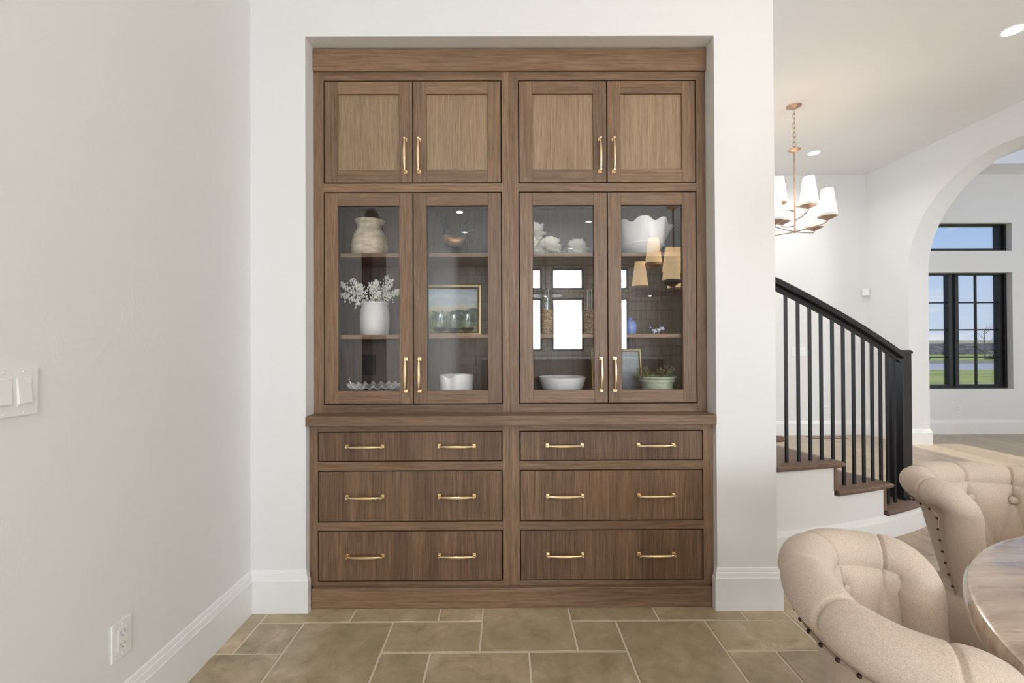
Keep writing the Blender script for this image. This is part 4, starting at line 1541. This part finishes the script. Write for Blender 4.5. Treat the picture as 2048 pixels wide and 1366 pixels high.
def chair_parts():
    """meshes of one chair in its own frame: x right, y the way it faces, z up"""
    e = .86
    back = []
    n2 = 120
    for i in range(n2 + 1):
        a = PI * i / n2
        ca, sa = math.cos(a), math.sin(a)
        back.append(Vector((-CA * math.copysign(abs(ca) ** e, ca), YE - CBK * abs(sa) ** e, ZT - .012 * abs(ca) ** 3)))
    back, TOT = resample(back, 300)
    # the roll: over the top of the back, then round the corners and down the front edges of the wings
    front = []
    r0 = .050
    z0 = back[0].z
    for i in range(9):
        a = PI / 2 * (1 - i / 8)
        front.append(Vector((-CA, YE + r0 * math.cos(a), z0 - r0 + r0 * math.sin(a))))
    for i in range(1, 21):
        t = i / 20
        front.append(Vector((-CA + .012 * t, YE + r0 + .060 * t * t, z0 - r0 - .345 * t)))
    left = front[1:]
    path = [p.copy() for p in left[::-1]] + back + [Vector((-p.x, p.y, p.z)) for p in left]
    path, PL = resample(path, 520)
    SP = .165
    C0 = Vector((0, .15, 0))
    mb = MB()
    rows = []
    n = len(path)
    for i in range(n):
        T = (path[min(i + 2, n - 1)] - path[max(i - 2, 0)]).normalized()
        # outward: horizontal normal of the plan at this place
        q = path[i]
        if abs(q.x) > CA - .013 and q.y > YE - .02:
            N_ = Vector((math.copysign(1, q.x), 0, 0))
            k_ = ss(q.y, YE - .02, YE + .004)
        else:
            N_ = None
            k_ = 0
        Tb = Vector((T.x, T.y, 0))
        if Tb.length > .2:
            Tb.normalize()
            Nb = Vector((-Tb.y, Tb.x, 0))
            if Nb.dot(Vector((q.x, q.y - .12, 0))) < 0:
                Nb = -Nb
            N_ = Nb if N_ is None else (Nb * (1 - k_) + N_ * k_).normalized()
        N_ = (N_ - T * N_.dot(T)).normalized()
        U_ = T.cross(N_)
        if U_.dot(Vector((0, .6, 1))) < 0:
            U_ = -U_
        L = PL * i / (n - 1) - PL / 2
        d = abs((L / SP + .5) % 1 - .5) * SP
        dep = .010 * (math.exp(-(d / .0045) ** 2) * .65 + math.exp(-(d / .03) ** 2) * .35)
        if abs(L) > TOT / 2 + .02:
            dep = 0
        dend = abs(abs(L) - (TOT / 2 - .012))
        dep = max(dep * (1 if abs(L) < SP * 1.4 else .4) if abs(L) < TOT / 2 - .09 else 0, .007 * math.exp(-(dend / .0035) ** 2))
        down = ss(abs(L), TOT / 2, TOT / 2 + .30)
        ra, rb = (.050 - .006 * down), (.045 - .004 * down)
        inn = .040 * ss(abs(L), TOT / 2 - .01, TOT / 2 + .10)
        row = []
        for k in range(28):
            a = 2 * PI * k / 28
            row.append(q + N_ * ((ra - dep) * math.cos(a) - .020 - inn) + U_ * ((rb - dep) * math.sin(a)))
        rows.append(row)
    mb.grid(rows, cv=True)
    mb.f.append(tuple(range(27, -1, -1)))
    mb.f.append(tuple((n - 1) * 28 + k for k in range(28)))
    roll = mb.mesh('padded_roll', M['linen'], smooth=70)
    # the shell below the roll: outer panel and tufted inner panel
    plan = [Vector((p.x, p.y, 0)) for p in back]
    ext = [Vector((-CA, YE + .115 * (1 - i / 24), 0)) for i in range(24)]
    plan = ext + plan + [Vector((-p.x, p.y, 0)) for p in ext[::-1]]
    NU = 420
    Q, tot = resample(plan, NU)
    fz = sorted([(p.y, p.z) for p in front])

    def ztop(q):
        if q.y <= YE:
            return ZT - .012 * (abs(q.x) / CA) ** 3
        for (y0, za), (y1, zb_) in zip(fz, fz[1:]):
            if y0 <= q.y <= y1:
                return za + (zb_ - za) * (q.y - y0) / max(1e-9, y1 - y0)
        return fz[-1][1]
    rows = []
    nails, zts, Nrm = [], [], []
    for i in range(NU + 1):
        d_ = (Q[min(i + 6, NU)] - Q[max(i - 6, 0)]).normalized()
        n_ = Vector((-d_.y, d_.x, 0))
        if n_.dot(Vector((Q[i].x, Q[i].y - .12, 0))) < 0:
            n_ = -n_
        Nrm.append(n_)
    for i in range(NU + 1):
        q, nn = Q[i], Nrm[i]
        zt = ztop(q) - .012
        zts.append(zt)
        L = tot * i / NU - tot / 2
        fr = ss(q.y, YE - .05, YE + .09)
        sec = []
        zb = .27
        for k in range(12):
            t = k / 11
            sec.append((-.135 + .128 * (t * (zt - zb) / (ZT - zb)) ** .85, zb + (zt - zb) * t, 0))
        sec.append((-.022, zt + .004, 0))
        for k in range(0, 21):
            t = k / 20
            zz = zt - .004 + (.43 - zt) * t
            sec.append((-.070 - .028 * math.sin(PI * min(1, t * .95 + .08)) * (1 - .7 * fr) - .024 * t * (1 - fr), zz, 1))
        row = []
        for (o, z, inner) in sec:
            if inner:
                zbn = ZT - .066
                dv = abs((L / SP + .5) % 1 - .5) * SP
                if z < zbn:
                    off = (zbn - z) * .50
                    kk = L / SP
                    d1 = abs(((L - off) / SP + .5) % 1 - .5) * SP
                    d2 = abs(((L + off) / SP + .5) % 1 - .5) * SP
                    if z > zbn - .155:
                        d = min(d1, d2)
                    else:
                        d = abs((L / SP) % 1 - .5) * SP
                else:
                    d = dv
                g_ = math.exp(-(d / .0050) ** 2) * .45 + math.exp(-(d / .036) ** 2) * .55
                dep = .012 * g_ * (1 - fr)
                db = math.hypot(dv, z - zbn)
                if abs(L) < SP * 1.4:
                    dep += .020 * math.exp(-(db / .022) ** 2)
                o += dep
            row.append((q.x + nn.x * o, q.y + nn.y * o, z))
        rows.append(row)
    mb = MB()
    nv = len(rows[0])
    mb.grid(rows)
    mb.f.append(tuple(range(nv)))
    mb.f.append(tuple(NU * nv + k for k in range(nv - 1, -1, -1)))
    shell = mb.mesh('upholstered_shell', M['linen'], smooth=75)
    buttons = []
    for k in (-1, 0, 1):
        i = int(round((k * SP + tot / 2) / tot * NU))
        q, nn = Q[i], Nrm[i]
        o = -.066 - .026 + .012
        buttons.append((q.x + nn.x * o, q.y + nn.y * o, ZT - .066, math.atan2(nn.y, nn.x)))
    # welt and nails: under the roll along the back, then down the front edges of the wings
    line = []
    for i in range(0, NU + 1, 2):
        q, nn = Q[i], Nrm[i]
        if q.y <= YE + .002:
            line.append(Vector((q.x + nn.x * .004, q.y + nn.y * .004, ztop(q) - .048)))
    a0, a1 = line[0], line[-1]
    dn = [Vector((0, .034 + .055 * (k / 14) ** 2, -.020 - .310 * k / 14)) for k in range(0, 15)]
    line = [a0 + d for d in dn[::-1]] + line + [a1 + d for d in dn]
    for p in line:
        k = ss(ZT - .05 - p.z, 0, .34)
        p.x -= math.copysign(.030 * k, p.x) if p.y > YE else 0
    line, ll = resample(line, 240)
    welt = MB().tube(line, .0032, 6).mesh('welt', M['linen_dark'], smooth=True)
    nn_ = int(ll / .034)
    pts, _ = resample(line, nn_)
    cxy = Vector((0, .1, 0))
    for p in pts:
        o = Vector((p.x, min(0, p.y - YE), 0)).normalized() * .003
        nails.append((p.x + o.x, p.y + o.y, p.z))
    seat = MB()
    rws = []
    for (ins, z) in ((.035, .33), (.015, .34), (.004, .38), (.0, .42), (.004, .45), (.03, .475), (.10, .485)):
        r_ = []
        for i in range(48):
            a = 2 * PI * i / 48
            ca, sa = math.cos(a), math.sin(a)
            w, dpt = .245 - ins, .25 - ins
            r_.append((w * math.copysign(abs(ca) ** .45, ca), .075 + dpt * math.copysign(abs(sa) ** .45, sa), z))
        rws.append(r_)
    seat.grid(rws, cv=True)
    seat.f.append(tuple(6 * 48 + i for i in range(48)))
    seat.f.append(tuple(range(47, -1, -1)))
    seat = seat.mesh('seat', M['linen'], smooth=60)
    frame = MB().box(-.20, .20, -.14, .30, .255, .33).mesh('seat_frame', M['linen'], bevel=.01)
    btn = MB().ball((0, 0, 0), .0125, 12, 8).mesh('button', M['linen'], smooth=True)
    nail = MB().ball((0, 0, 0), .0042, 8, 5).mesh('nailhead', M['nail'], smooth=True)
    leg = MB()
    leg.add([(-.022, -.022, .27), (.022, -.022, .27), (.022, .022, .27), (-.022, .022, .27), (-.012, -.012, 0), (.012, -.012, 0), (.012, .012, 0), (-.012, .012, 0)],
            [(0, 1, 2, 3), (7, 6, 5, 4), (0, 4, 5, 1), (1, 5, 6, 2), (2, 6, 7, 3), (3, 7, 4, 0)])
    leg = leg.mesh('leg', M['black_wood'], bevel=.002)
    return roll, shell, buttons, nails, welt, seat, frame, btn, nail, leg


CP = chair_parts()


def chair(loc, face, label, sc=1.0):
    roll, shell, buttons, nails, welt, seat, frame, btn, nail, leg = CP
    o = empty('dining_chair', loc, label, 'chair', 'tufted barrel chairs round the table')
    o.rotation_euler = (0, 0, math.atan2(-face[0], face[1]))
    o.scale = (sc, sc, sc)
    inst('padded_roll', roll, o, (0, 0, 0))
    inst('upholstered_shell', shell, o, (0, 0, 0))
    inst('seat', seat, o, (0, 0, 0))
    inst('seat_frame', frame, o, (0, 0, 0))
    inst('welt', welt, o, (0, 0, 0))
    for (x, y, z, a) in buttons:
        inst('button', btn, o, (x, y, z), (0, 0, a), (.55, 1, 1))
    for (x, y, z) in nails:
        inst('nailhead', nail, o, (x, y, z))
    for (x, y, tx, ty) in ((-.18, .26, -1, 1), (.18, .26, 1, 1), (-.165, -.09, -1, -1), (.165, -.09, 1, -1)):
        inst('leg', leg, o, (x, y, 0), None)
    return o


chair((.826, .815, 0), (.88, -.475), 'beige tufted barrel chair nearest the cabinet, its arm cut by the bottom edge')
chair((1.632, 1.40, 0), (-.05, -1), 'beige tufted barrel chair at the right edge, beyond the table')

# ------------------------------------------------------------------ outdoors
def ground_mat(name, stops, scale, stretch=(1, 1, 1)):
    m, N, L, b = mat_base(name, stops[0][1], .95, 0, .1)
    v = coords(N, L, 'Object', stretch)
    L.new(ramp(N, L, noise(N, L, v, scale, 6, .65), stops), b.inputs['Base Color'])
    return m


GZ = -.25
lawn = ground_mat('lawn_grass', [(.3, (.15, .22, .04)), (.52, (.28, .32, .09)), (.66, (.46, .40, .20))], .9, (.25, 1, 1))
struct('ground_lawn', MB().box(-40, 70, YB + .4, 24.6, GZ - .3, GZ), lawn)
struct('ground_road', MB().box(-120, 200, 24.6, 31.5, GZ - .3, GZ + .01), ground_mat('asphalt', [(.3, (.30, .31, .33)), (.7, (.40, .41, .43))], 3))
struct('ground_verge', MB().box(-120, 200, 31.5, 37.6, GZ - .3, GZ), ground_mat('gravel', [(.3, (.15, .14, .10)), (.7, (.30, .28, .21))], 2))
struct('ground_field', MB().box(-150, 250, 37.6, 57, GZ - .3, GZ), ground_mat('field_grass', [(.3, (.15, .22, .04)), (.55, (.28, .36, .09)), (.75, (.38, .36, .16))], .8, (.25, 1, 1)))
rows = []
rr = random.Random(5)
for i in range(120):
    x = -40 + i * 2.0
    rows.append([(x, 56.5 + rr.uniform(-.3, .3), GZ), (x + rr.uniform(-.5, .5), 57.3, .35 + rr.uniform(-.12, .12)), (x + rr.uniform(-.5, .5), 58.4, .75 + rr.uniform(-.2, .15)), (x, 60, 1.08 + rr.uniform(-.06, .06)), (x, 63, 1.10), (x, 64, GZ)])
bk = MB().grid(rows)
struct('ground_rock_bank', bk, ground_mat('dark_rock', [(.35, (.03, .03, .035)), (.5, (.085, .08, .085)), (.65, (.24, .21, .19))], 1.6))
struct('ground_plain', MB().grid([[(-400, 63, 1.0), (-400, 160, 1.2), (-400, 420, 3.4), (-400, 700, 3.0)], [(600, 63, 1.0), (600, 160, 1.2), (600, 420, 3.2), (600, 700, 3.0)]]),
       ground_mat('dry_plain', [(.3, (.28, .27, .16)), (.7, (.42, .37, .24))], .05))
tr = empty('bare_tree', (42.6, 39.5, GZ), 'bare young tree seen through the right window sash', 'tree')
MB().tube([(42.6, 39.5, GZ), (42.62, 39.5, .9), (42.55, 39.5, 2.4)], [.05, .035, .015], 6).build('trunk', M['tread'], tr)
rr = random.Random(2)
for k in range(16):
    z = rr.uniform(.3, 2.2)
    a = rr.uniform(0, 2 * PI)
    l_ = rr.uniform(.4, .9)
    MB().tube([(42.6, 39.5, z), (42.6 + l_ * .5 * math.cos(a), 39.5 + l_ * .5 * math.sin(a), z + .35), (42.6 + l_ * math.cos(a), 39.5 + l_ * math.sin(a), z + .9)], [.014, .010, .004], 4).build('branch', M['tread'], tr)
for (x, y, w, lab) in ((34.9, 39.0, .8, 'dark low shrub left of the black mullion beyond the road'), (36.2, 38.6, .6, 'small dark shrub next to the mullion beyond the road'), (43.8, 40.0, .55, 'small green shrub right of the bare tree')):
    sb = MB()
    for k in range(40):
        q = Vector((x + rr.gauss(0, w * .45), y + rr.gauss(0, w * .3), GZ + abs(rr.gauss(.18, .14)) * w * 1.3))
        sb.ball(q, rr.uniform(.08, .16) * w, 6, 4)
    tag(sb.build('shrub', ground_mat('shrub_leaf', [(.3, (.05, .06, .03)), (.7, (.16, .15, .07))], 4), None, (x, y, GZ)), lab, 'shrub')
